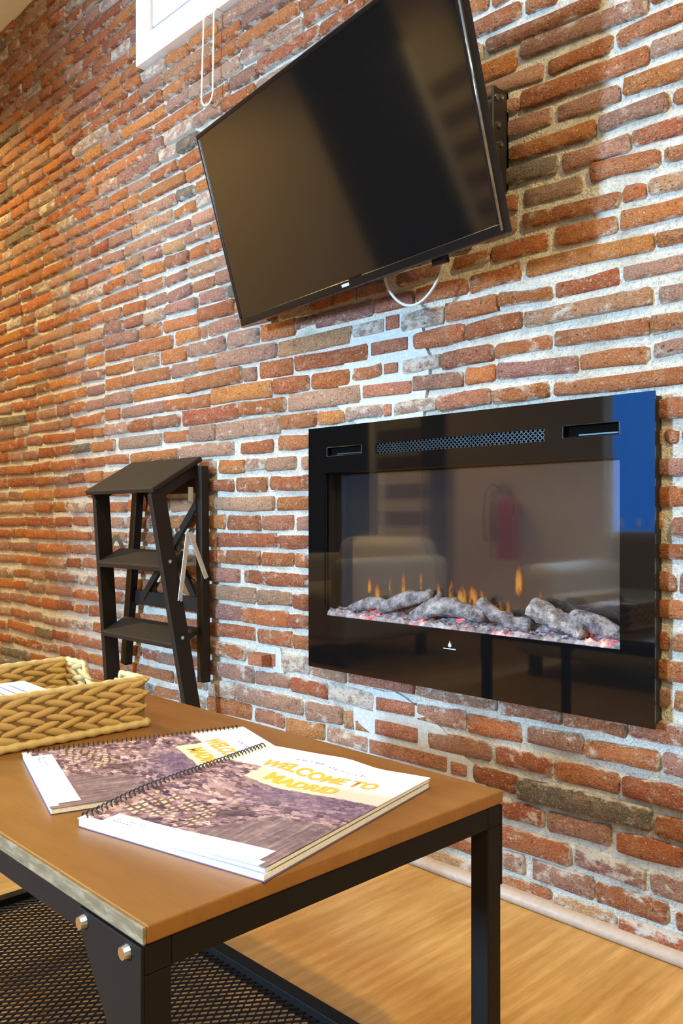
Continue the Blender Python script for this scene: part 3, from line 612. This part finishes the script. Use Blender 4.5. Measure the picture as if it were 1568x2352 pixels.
# ember bed
eb = MB(); nx_, ny_ = 150, 16
for j in range(ny_):
    for i in range(nx_):
        x = IX0+.002+(IX1-IX0-.004)*i/(nx_-1); y = YP+.006+(.018-YP-.006)*j/(ny_-1)
        z = IZ0+.004+.010*max(0, mnoise.noise(Vector((x*42, y*42, 0)))+.25)+.004*mnoise.noise(Vector((x*120, y*120, 2)))+.012*j/(ny_-1)
        eb.v.append((x, y, z if j else IZ0-.001))
eb.f = [(j*nx_+i, j*nx_+i+1, (j+1)*nx_+i+1, (j+1)*nx_+i) for j in range(ny_-1) for i in range(nx_-1)]
eb.build('ember_bed', M['ember'], fp, smooth=True, kind='stuff')
def log(pts, rs, seed):
    random.seed(seed); m = MB(); P = []; R_ = []
    for i in range(len(pts)-1):
        for k in range(6): q = k/6; P.append(Vector(pts[i]).lerp(Vector(pts[i+1]), q)); R_.append(rs[i]+(rs[i+1]-rs[i])*q)
    P.append(Vector(pts[-1])); R_.append(rs[-1]); P = [P[0]-(P[1]-P[0])*.25]+P+[P[-1]+(P[-1]-P[-2])*.25]; R_ = [R_[0]*.6]+R_+[R_[-1]*.55]
    for _ in range(2): P = [P[0]]+[(P[i-1]+P[i]*2+P[i+1])/4 for i in range(1, len(P)-1)]+[P[-1]]
    m.tube(P, R_, 12)
    m.v = [tuple(Vector(v)+Vector((1, 1, 1))*(.0045*mnoise.noise(Vector(v)*60+Vector((seed*7, 0, 0))))) for v in m.v]
    o = m.build('log', M['log'], fp, smooth=True); return o
lg = [([(-1.470, .022, .548), (-1.400, .02, .566), (-1.335, .032, .560)], [.010, .016, .012]),
      ([(-1.375, .012, .552), (-1.30, .020, .580), (-1.232, .026, .592)], [.012, .018, .013]),
      ([(-1.232, .030, .590), (-1.226, .028, .606)], [.012, .006]),
      ([(-1.275, .004, .538), (-1.205, .008, .572), (-1.155, .014, .574), (-1.075, .020, .560)], [.014, .021, .020, .015]),
      ([(-1.198, .006, .588), (-1.190, .006, .600)], [.009, .006]),
      ([(-1.085, .020, .592), (-1.055, .022, .568), (-.995, .012, .552), (-.955, .016, .552)], [.013, .013, .015, .012]),
      ([(-.955, .010, .588), (-.905, .004, .570), (-.835, -.004, .548)], [.023, .022, .016]),
      ([(-.868, .020, .578), (-.815, .014, .568), (-.752, .004, .548)], [.012, .018, .013])]
LK = 1.433/1.47
for i, (p, r) in enumerate(lg): log([(q[0]*LK, -.008+(q[1]-.012)*.25, .765+(q[2]-.765)*LK) for q in p], [q*1.0 for q in r], i+3)
random.seed(5)
ac = MB()
for k in range(120):
    x = random.uniform(IX0+.01, IX1-.01); y = random.uniform(YP+.008, .0); s_ = random.uniform(.002, .0055)
    ac.v_n = len(ac.v); pts = [(x+random.uniform(-1, 1)*s_*1.4, y+random.uniform(-1, 1)*s_, IZ0+.007+random.uniform(0, 1.6)*s_) for _ in range(8)]
    bm = bmesh.new(); [bm.verts.new(p) for p in pts]; bmesh.ops.convex_hull(bm, input=bm.verts); bm.verts.index_update()
    ac.add([v.co[:] for v in bm.verts], [[v.index for v in f.verts] for f in bm.faces]); bm.free()
ac.build('ash_chips', M['ember'], fp, kind='stuff')
for x, z, w_, h_ in ((-1.369, .584, .024, .060), (-1.394, .604, .014, .045), (-1.328, .600, .012, .055), (-1.287, .608, .014, .075), (-1.235, .620, .010, .055), (-1.150, .600, .020, .065), (-1.121, .596, .034, .055),
                     (-1.092, .598, .030, .060), (-1.070, .594, .016, .045), (-1.026, .572, .030, .055), (-.978, .636, .022, .080), (-1.004, .574, .016, .055), (-.927, .594, .016, .060), (-1.185, .600, .012, .055)):
    fm = MB().prism(flame_poly(w_, h_), (0, .0015, 0), lambda a, b: (x+a, .014, z-h_*.35+b)); fm.build('flame', M['flame'], fp)

# ------------------------------------------------------------------ folded step ladder against the wall
ld = empty('step_ladder', (-2.2, -.045, 0), 'dark stained wooden folding step ladder standing against the brick wall', 'step ladder')
RL = [Vector((-1.962, -.052, 0)), Vector((-2.036, -.163, .835))]; LL = [Vector((-2.457, -.044, 0)), Vector((-2.362, -.153, .835))]
for a, b in (RL, LL): MB().bar(a, b, .020, .048).build('front_leg', M['lad'], ld, bevel=.002)
def slab(xa, xb, yf, zf, yb, zb, th, round_=.0):
    """tilted board: front edge (yf, zf) to back edge (yb, zb) measured on the top face"""
    d = Vector((0, yb-yf, zb-zf)).normalized(); nn = Vector((0, -d.z, d.y)); m = MB(); v = []
    for t_ in (0, -th):
        for x, y, z in ((xa, yf, zf), (xb, yf, zf), (xb, yb, zb), (xa, yb, zb)): v.append(Vector((x, y, z))+nn*t_)
    return m.add(v, [(0, 1, 2, 3), (7, 6, 5, 4), (0, 4, 5, 1), (1, 5, 6, 2), (2, 6, 7, 3), (3, 7, 4, 0)])
slab(-2.392, -2.014, -.192, .849, -.030, .944, .015).build('top_tread', M['ladtop'], ld, bevel=.004, seg=3)
slab(-2.378, -2.022, -.160, .634, -.078, .676, .018).build('tread', M['ladtop'], ld, bevel=.004, seg=3)
slab(-2.402, -2.004, -.130, .418, -.048, .460, .018).build('tread', M['ladtop'], ld, bevel=.004, seg=3)
for x in (-2.036, -2.360): MB().bar((x, -.178, .826), (x, -.028, .914), .018, .036).build('side_cheek', M['lad'], ld, bevel=.002)
MB().bar((-2.000, -.030, .303), (-2.010, -.030, .915), .030, .026).build('rear_leg', M['lad'], ld, bevel=.002)
MB().bar((-2.425, -.030, .303), (-2.345, -.030, .915), .030, .026).build('rear_leg', M['lad'], ld, bevel=.002)
MB().box((-2.40, -.024, .497), (-2.0, -.010, .540)).build('rear_rail', M['lad'], ld, bevel=.002)
MB().box((-2.37, -.024, .84), (-2.0, -.010, .88)).build('rear_rail', M['lad'], ld, bevel=.002)
MB().bar((-2.024, -.022, .830), (-2.335, -.022, .520), .022, .010, (0, 0, 1)).build('cross_brace', M['lad'], ld)
MB().bar((-2.330, -.014, .850), (-2.040, -.014, .505), .022, .010, (0, 0, 1)).build('cross_brace', M['lad'], ld)
def strap(a, b):
    o = MB().bar(a, b, .003, .014).build('hinge_strap', M['alu'], ld, bevel=.001); return o
strap((-1.990, -.090, .729), (-1.998, -.112, .538)); strap((-1.985, -.088, .729), (-1.982, -.034, .598))
strap((-2.375, -.095, .715), (-2.385, -.120, .655)); strap((-2.373, -.093, .715), (-2.39, -.05, .650))
MB().bar((-2.022, -.060, .855), (-2.022, -.060, .815), .003, .016).build('hinge_plate', M['alu'], ld)
for x, y, z in ((-2.009, -.138, .648), (-1.990, -.110, .437), (-2.010, -.110, .735), (-1.994, -.112, .542)):
    MB().tube([(x-.008, y, z), (x+.003, y, z)], .0052, 10).build('bolt', M['chrome'], ld)

# ------------------------------------------------------------------ coffee table
tx0, tx1, ty0, ty1, tz = -1.49, -.558, -1.101, -.640, .460
ct = empty('coffee_table', ((tx0+tx1)/2, (ty0+ty1)/2, 0), 'low coffee table with brown wooden top on a black steel frame', 'table')
def local_box(name, a, b, mat, parent, **k):
    """box whose own origin is its centre so that object texture space is its own"""
    c = [(a[i]+b[i])/2 for i in range(3)]
    o = MB().box([a[i]-c[i] for i in range(3)], [b[i]-c[i] for i in range(3)]).build(name, mat, None, **k); o.parent = parent; o.matrix_local = wmat(parent).inverted() @ Matrix.Translation(c); return o
local_box('table_top', (tx0, ty0+.003, tz-.0145), (tx1, ty1, tz), M['top'], ct, bevel=.002)
local_box('worn_edge', (tx0+.001, ty0, tz-.0143), (tx1-.0012, ty0+.0032, tz-.0008), M['worn'], ct, bevel=.0008)
zr1 = tz-.0145; s_ = .024; rh = .024
for y in (ty0+.002, ty1-.002-s_): MB().box((tx0+.002, y, zr1-rh), (tx1-.002, y+s_, zr1)).build('top_rail', M['steel'], ct, bevel=.0015)
for x in (tx0+.002, tx1-.002-s_): MB().box((x, ty0+.002+s_, zr1-rh), (x+s_, ty1-.002-s_, zr1)).build('top_rail', M['steel'], ct, bevel=.0015)
SH = .106
for x in (tx0+.002, tx1-.002-s_):
    for y in (ty0+.002, ty1-.002-s_):
        MB().box((x, y, 0), (x+s_, y+s_, zr1-rh)).build('leg', M['steel'], ct, bevel=.0015)
        inn = 1 if x < -1 else -1; xo = x if inn > 0 else x+s_; yo = y-.003 if y < -.9 else y+s_
        gw, gh = (.098, .112) if y < -.9 else (.030, .092)
        g = MB().prism([(xo, zr1-.002), (xo+inn*gw, zr1-.002), (xo+inn*gw, zr1-.016), (xo+inn*.026, zr1-gh), (xo, zr1-gh)], (0, .003, 0), lambda a, b: (a, yo, b))
        g = g.build('gusset', M['steel'], ct, bevel=.0006)
        for dx in ((.020, .088) if y < -.9 else (.012,)):
            ys = (yo, yo-.005) if y < -.9 else (yo+.003, yo+.008)
            MB().tube([(xo+inn*dx, ys[0], zr1-.011), (xo+inn*dx, ys[1], zr1-.011)], [.0062, .0050], 12).build('bolt', M['chrome'], g)
for y in (ty0+.004, ty1-.004-.022): MB().box((tx0+.026, y, SH-.024), (tx1-.026, y+.022, SH)).build('shelf_rail', M['steel'], ct, bevel=.0015)
for x in (tx0+.004, tx1-.004-.022): MB().box((x, ty0+.026, SH-.024), (x+.022, ty1-.026, SH)).build('shelf_rail', M['steel'], ct, bevel=.0015)
# expanded steel mesh: zigzag strands along the shelf
ms = MB(); px_, py_ = .0066, .0183; zx0, zx1, zy0, zy1 = tx0+.024, tx1-.024, ty0+.024, ty1-.024
nrow = int((zx1-zx0)/px_); ncol = int((zy1-zy0)/(py_/2))
for i in range(nrow):
    xb_ = zx0+i*px_; wv = .0008; base = len(ms.v)
    for j in range(ncol+1):
        y = zy0+(zy1-zy0)*j/ncol; x = xb_+((j+i) % 2)*px_
        for dx, dz in ((-wv, -.0006), (wv, -.0014), (wv, .0006), (-wv, .0014)): ms.v.append((x+dx, y, SH-.012+dz))
    for j in range(ncol):
        for k in range(4): a = base+j*4+k; b = base+j*4+(k+1) % 4; ms.f.append((a, b, b+4, a+4))
me = bpy.data.meshes.new('mesh_shelf'); me.from_pydata(ms.v, [], ms.f); me.materials.append(M['mesh']); o = bpy.data.objects.new('mesh_shelf', me); COL.objects.link(o); child(o, ct); o['kind'] = 'stuff'

# ------------------------------------------------------------------ spiral-bound booklets
BW, BH = .236, .300
class Book:
    def __init__(s, ox, oy, ang, zfun, label, grp):
        s.e = empty('spiral_booklet', (ox, oy, tz), label, 'booklet', grp, rz=ang); s.zf = zfun
    def sheet(s, name, mat, x0, x1, y0, y1, zlo, zhi, nx=16, ny=18):
        """bent slab: zlo / zhi are heights over the local ground as functions of (x, y)"""
        m = MB(); X = [x0+(x1-x0)*i/nx for i in range(nx+1)]; Y = [y0+(y1-y0)*j/ny for j in range(ny+1)]; n = (nx+1)*(ny+1)
        for f_ in (zlo, zhi):
            for y in Y:
                for x in X: m.v.append((x, y, s.zf(x, y)+f_(x, y)))
        q = nx+1
        for j in range(ny):
            for i in range(nx): a = j*q+i; m.f += [(a, a+q, a+q+1, a+1), (n+a, n+a+1, n+a+q+1, n+a+q)]
        for i in range(nx): a = i; m.f.append((a, a+1, n+a+1, n+a)); a = ny*q+i; m.f.append((a+1, a, n+a, n+a+1))
        for j in range(ny): a = j*q; m.f.append((a+q, a, n+a, n+a+q)); a = j*q+nx; m.f.append((a, a+q, n+a+q, n+a))
        o = m.build(name, mat, None, smooth=False); o.parent = s.e; return o
    def coil(s, rad, zc, turns):
        pts = []
        for k in range(turns*10+1):
            a = 2*PI*k/10; y = .006+(BH-.012)*k/(turns*10); pts.append((.002+rad*math.cos(a), y, max(.0012, s.zf(.004, y)+zc+rad*math.sin(a))))
        o = MB().tube(pts, .00085, 5).build('spiral_binding', M['coil'], None, smooth=True); o.parent = s.e
    def text(s, body, x0, x1, y0, y1, mat, zt, name, bold=.0):
        c = bpy.data.curves.new(name, 'FONT'); c.body = body; c.size = 1; c.offset = bold; c.resolution_u = 3
        t = bpy.data.objects.new(name, c); COL.objects.link(t); dg = bpy.context.evaluated_depsgraph_get(); ev = t.evaluated_get(dg); me = bpy.data.meshes.new_from_object(ev)
        bpy.data.objects.remove(t); me.name = name
        vx = [v.co.x for v in me.vertices]; vy = [v.co.y for v in me.vertices]; ax_, bx_, ay_, by_ = min(vx), max(vx), min(vy), max(vy)
        for v in me.vertices:
            x = x0+(v.co.x-ax_)/(bx_-ax_)*(x1-x0); y = y0+(v.co.y-ay_)/(by_-ay_)*(y1-y0); v.co = (x, y, s.zf(x, y)+zt(x, y)+.0003)
        me.materials.clear(); me.materials.append(mat); o = bpy.data.objects.new(name, me); COL.objects.link(o); o.parent = s.e; return o
    def marks(s, x0, x1, y, n, h, zt, slope=0):
        """print too small to read: short strokes"""
        m = MB()
        for k in range(n):
            if random.random() < .22: continue
            x = x0+(x1-x0)*k/n; ww = (x1-x0)/n*random.uniform(.3, .6); yy = y+random.uniform(-.2, .2)*h; z = s.zf(x, yy)+zt(x, yy)
            m.box((x, yy, z), (x+ww, yy+h*random.uniform(.4, 1), z+.0003))
        o = m.build('small_print', M['ink'], None); o.parent = s.e
def smooth01(t_): t_ = min(1, max(0, t_)); return t_*t_*(3-2*t_)
# lower booklet
b2a = math.radians(-17.0); b2o = Vector((-1.062, -.972))
bk2 = Book(b2o.x, b2o.y, b2a, lambda x, y: 0.0, 'spiral-bound city booklet beside the basket, partly covered by another', 'spiral-bound booklets on the table')
bk2.sheet('back_cover', M['back'], 0, BW, 0, BH, lambda x, y: .0003, lambda x, y: .0009)
bk2.sheet('page_block', M['page'], .001, BW-.001, .001, BH-.001, lambda x, y: .0009, lambda x, y: .0062)
z2 = lambda x, y: .0068
bk2.sheet('front_cover', M['cover'], 0, BW, 0, BH, lambda x, y: .0062, z2)
bk2.coil(.0056, .0048, 46)
# upper booklet resting partly on the lower one
b1a = math.radians(12.3); b1o = Vector((-.786, -1.037))
def ground1(x, y):
    wx, wy = b1o.x+x*math.cos(b1a)-y*math.sin(b1a)-b2o.x, b1o.y+x*math.sin(b1a)+y*math.cos(b1a)-b2o.y
    lx, ly = wx*math.cos(b2a)+wy*math.sin(b2a), -wx*math.sin(b2a)+wy*math.cos(b2a)
    d = max(lx-BW, -ly)                                 # distance outside the lower booklet
    return .0074*smooth01(1-d/.055) if d > 0 else .0074
bk1 = Book(b1o.x, b1o.y, b1a, ground1, 'spiral-bound city booklet lying uppermost, overlapping another at the table corner', 'spiral-bound booklets on the table')
fan = lambda x: smooth01((x-.06)/.18)
bk1.sheet('back_cover', M['back'], 0, BW, 0, BH, lambda x, y: .0003, lambda x, y: .0009)
bk1.sheet('page_block', M['page'], .001, BW-.002, .001, BH-.001, lambda x, y: .0009, lambda x, y: .0056)
bk1.sheet('page_block', M['page'], .001, BW-.001, .001, BH-.001, lambda x, y: .0057+.0022*fan(x), lambda x, y: .0078+.0034*fan(x))
z1 = lambda x, y: .0084+.0036*fan(x)+.0012*fan(x)*(1-y/BH)
bk1.sheet('front_cover', M['cover'], 0, BW, 0, BH, lambda x, y: z1(x, y)-.0006, z1)
bk1.coil(.0062, .0058, 46)
for bk, zt in ((bk1, z1), (bk2, z2)):
    bk.text('WELCOME TO', .047, .204, .224, .2475, M['gold'], zt, 'title_line', .040)
    bk.text('MADRID', .080, .174, .191, .2125, M['gold'], zt, 'title_line', .040)
    random.seed(8); bk.marks(.074, .176, .264, 26, .006, zt); bk.marks(.034, .075, .020, 9, .003, zt); bk.marks(.034, .062, .014, 6, .003, zt)

# ------------------------------------------------------------------ woven basket
bx0, bx1, by0, by1, bz0, bz1 = -1.345, -1.092, -1.082, -.766, tz, .534
bk = empty('woven_basket', ((bx0+bx1)/2, (by0+by1)/2, tz), 'shallow rectangular basket of braided water hyacinth with handle openings', 'basket')
random.seed(21)
seg = MB(); NS = 8
seg.lathe([(.12, -1), (.62, -.80), (.95, -.35), (1.0, .05), (.86, .5), (.5, .84), (.1, 1)], NS); seg.f = seg.f[:-2]+seg.f[-2:]
segme = seg.mesh('strand', M['wicker'], True)
def strand(c, along, half, thick, tilt, wall_n):
    a = Vector(along); up = Vector((0, 0, 1)); d = (a*math.cos(tilt)+up*math.sin(tilt)).normalized(); nn = Vector(wall_n); s2 = d.cross(nn).normalized()
    R = Matrix((nn*thick*.95, s2*thick, d*half)).transposed().to_4x4()
    o = bpy.data.objects.new('strand', segme); COL.objects.link(o); o.parent = bk; o.matrix_local = wmat(bk).inverted() @ Matrix.Translation(c) @ R
NR = 6; rh_ = (bz1-bz0-.016)/NR
notch = lambda x: -1.272 < x < -1.165
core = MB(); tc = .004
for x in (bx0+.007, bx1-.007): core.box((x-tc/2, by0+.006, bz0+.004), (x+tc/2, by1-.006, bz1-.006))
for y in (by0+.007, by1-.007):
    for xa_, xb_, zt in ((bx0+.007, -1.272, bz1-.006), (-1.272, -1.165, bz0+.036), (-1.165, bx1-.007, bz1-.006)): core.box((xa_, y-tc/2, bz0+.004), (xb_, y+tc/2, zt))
core.box((bx0+.006, by0+.006, bz0+.001), (bx1-.006, by1-.006, bz0+.006)); core.build('gap_backing', M['gap_backing'], bk)  # dark sheet whose colour stands in for shade between the strands
for r in range(NR):
    z = bz0+.011+rh_*(r+.5); tl = (.24 if r % 2 else -.24)
    for xw, nn in ((bx0+.007, (1, 0, 0)), (bx1-.007, (1, 0, 0))):
        L = by1-by0-.012; k = max(1, int(L/.0345)); sp = L/k
        for q in range(k+(r % 2)):
            y = by0+.006+sp*(q+.5-(.5 if r % 2 else 0)); y = min(by1-.020, max(by0+.020, y))
            strand((xw, y+random.uniform(-.002, .002), z+random.uniform(-.0008, .0008)), (0, 1, 0), sp*.60, rh_*.61*random.uniform(.92, 1.1), tl+random.uniform(-.06, .06), nn)
    for yw in (by0+.007, by1-.007):
        L = bx1-bx0-.012; k = max(1, int(L/.0345)); sp = L/k
        for q in range(k+(r % 2)):
            x = bx0+.006+sp*(q+.5-(.5 if r % 2 else 0)); x = min(bx1-.020, max(bx0+.020, x))
            if notch(x) and z > bz0+.034: continue
            strand((x+random.uniform(-.002, .002), yw, z), (1, 0, 0), sp*.58, rh_*.61*random.uniform(.92, 1.1), tl+random.uniform(-.06, .06), (0, 1, 0))
def rope(name, pts, r):
    P = [Vector(pts[0])]
    for a, b in zip(pts, pts[1:]):
        n_ = max(2, int((Vector(b)-Vector(a)).length/.004))
        for k in range(1, n_+1): P.append(Vector(a).lerp(Vector(b), k/n_))
    rs = [r*(1+.14*math.sin(i*1.15)+random.uniform(-.06, .06)) for i in range(len(P))]
    MB().tube(P, rs, 7).build(name, M['rope'], bk, smooth=True)
zr = bz1-.003; nz_ = bz0+.040
for y, sgn in ((by0+.007, 1), (by1-.007, 1)):
    rope('rim', [(bx0+.007, y, zr), (-1.278, y, zr), (-1.268, y, nz_+.006), (-1.255, y, nz_), (-1.182, y, nz_), (-1.170, y, nz_+.006), (-1.160, y, zr), (bx1-.007, y, zr)], .0046)
for x in (bx0+.007, bx1-.007): rope('rim', [(x, by0+.004, zr), (x, by1-.004, zr)], .0046)
for x in (bx0+.003, bx1-.003): rope('base_rope', [(x, by0+.002, bz0+.006), (x, by1-.002, bz0+.006)], .0060)
for y in (by0+.003, by1-.003): rope('base_rope', [(bx0+.002, y, bz0+.006), (bx1-.002, y, bz0+.006)], .0060)
# leaflets lying in the basket
for i, (cx_, cy_, a, z_, lab) in enumerate(((-1.215, -.975, .06, .0065, 'white leaflet lying flat underneath in the woven basket'), (-1.222, -.955, -.05, .036, 'white printed leaflet on top inside the woven basket'))):
    th_ = (.029, .014)[i]
    e = empty('leaflet', (cx_, cy_, bz0+z_), lab, 'leaflet', 'leaflets in the basket', rz=a)
    o = MB().box((-.095, -.092, 0), (.095, .092, th_)).build('paper_stack', M['paper'], None, bevel=.0005); o.parent = e
    pm = MB(); random.seed(40+i)
    for k in range(9): pm.box((-.07, -.07+k*.016, th_), (-.07+random.uniform(.05, .13), -.066+k*.016, th_+.0003))
    o = pm.build('small_print', M['ink'], None); o.parent = e

# ------------------------------------------------------------------ across the room (seen mirrored in the fireplace glass and the screen)
w2 = MB()
for a, b in (((-3.95, -5.10, .70), (-3.88, -5.04, 2.15)), ((-2.28, -5.10, .70), (-2.21, -5.04, 2.15)), ((-3.95, -5.10, 2.08), (-2.21, -5.04, 2.15)), ((-3.95, -5.10, .70), (-2.21, -5.04, .77)), ((-2.74, -5.10, .77), (-2.70, -5.04, 2.08))): w2.box(a, b)
w2 = struct(w2.build('window_2', M['white'], bevel=.004))
MB().box((-2.70, -5.09, .77), (-2.28, -5.075, 2.08)).build('window_glass', M['pane2'], w2)
cu = MB(); nfold = 44
for j in range(2):
    for i in range(nfold+1): x = -3.92+1.18*i/nfold; cu.v.append((x, -5.03+.022*math.sin(i*1.1)+.008*math.sin(i*2.7), .66+1.47*j))
cu.f = [(i, i+1, nfold+2+i, nfold+1+i) for i in range(nfold)]
o = cu.build('curtain', M['curtain'], smooth=True); o.modifiers.new('thickness', 'SOLIDIFY').thickness = .004
tag(o, 'blue sheer curtain glowing with daylight at the far window', 'curtain')
dr = struct(MB().box((-4.40, -3.3, 0), (-3.93, -3.275, 2.05)).build('door_1', M['uph']))
for z in [.12+.20*k for k in range(9)]: MB().box((-4.37, -3.276, z), (-3.96, -3.268, z+.10)).build('door_slat', M['door'], dr)
struct(MB().box((-3.93, -3.3, 0), (-3.76, -3.25, 2.757)).build('trim_1', M['darkwood'])); struct(MB().box((-4.45, -3.3, 0), (-4.40, -3.26, 2.12)).build('trim_2', M['white']))
wd = empty('wardrobe', (-5.0, -3.22, 0), 'tall near-black wardrobe in the corner beside the louvred door', 'wardrobe')
MB().box((-5.59, -3.295, .0), (-4.47, -3.17, 2.45)).build('body', M['lad'], wd, bevel=.004)
for x in (-5.57, -5.02): MB().box((x, -3.17, .08), (x+.53, -3.15, 2.42)).build('door', M['lad'], wd, bevel=.003)
fe = empty('fire_extinguisher', (-3.22, -3.2, .50), 'red fire extinguisher with black hose hung on the beige wall', 'extinguisher')
MB().lathe([(.060, 0), (.072, .012), (.075, .03), (.075, .34), (.066, .38), (.030, .405), (.022, .42)], 24, (-3.22, -3.2, .50)).build('cylinder', M['red'], fe, smooth=True)
MB().lathe([(.024, 0), (.024, .03), (.012, .035), (.012, .05)], 14, (-3.22, -3.2, .92)).build('valve', M['black'], fe, smooth=True)
MB().tube([(-3.22, -3.2, .96), (-3.27, -3.19, .99), (-3.32, -3.18, .95), (-3.33, -3.17, .80), (-3.31, -3.16, .62)], [.010]*4+[.018], 8).build('hose', M['black'], fe, smooth=True)
MB().box((-3.26, -3.30, .80), (-3.18, -3.26, .86)).build('wall_hook', M['black'], fe)
sf = empty('sofa', (-1.5, -2.6, 0), 'beige upholstered sofa facing the brick wall', 'sofa')
MB().box((-2.35, -2.95, .10), (-.75, -2.15, .40)).build('seat_base', M['uph'], sf, bevel=.04, seg=4)
MB().box((-2.35, -3.10, .10), (-.75, -2.88, .70)).build('backrest', M['uph'], sf, bevel=.07, seg=5)
for x in (-2.42, -.85): MB().box((x, -3.05, .10), (x+.17, -2.15, .54)).build('armrest', M['uph'], sf, bevel=.06, seg=5)
for x in (-2.35, -.85):
    for y in (-3.0, -2.25): MB().box((x, y, 0), (x+.05, y+.05, .12)).build('leg', M['darkwood'], sf)
ar = empty('armchair', (-3.5, -1.9, 0), 'beige rounded armchair near the louvred door', 'armchair')
MB().box((-3.75, -2.3, .12), (-3.15, -1.65, .40)).build('seat', M['uph'], ar, bevel=.06, seg=5)
MB().box((-3.75, -2.42, .12), (-3.15, -2.22, .66)).build('backrest', M['uph'], ar, bevel=.08, seg=5)
for x in (-3.82, -3.18): MB().box((x, -2.38, .12), (x+.12, -1.62, .56)).build('armrest', M['uph'], ar, bevel=.05, seg=5)
for x in (-3.75, -3.17):
    for y in (-2.35, -1.72): MB().box((x, y, 0), (x+.045, y+.045, .14)).build('leg', M['darkwood'], ar)
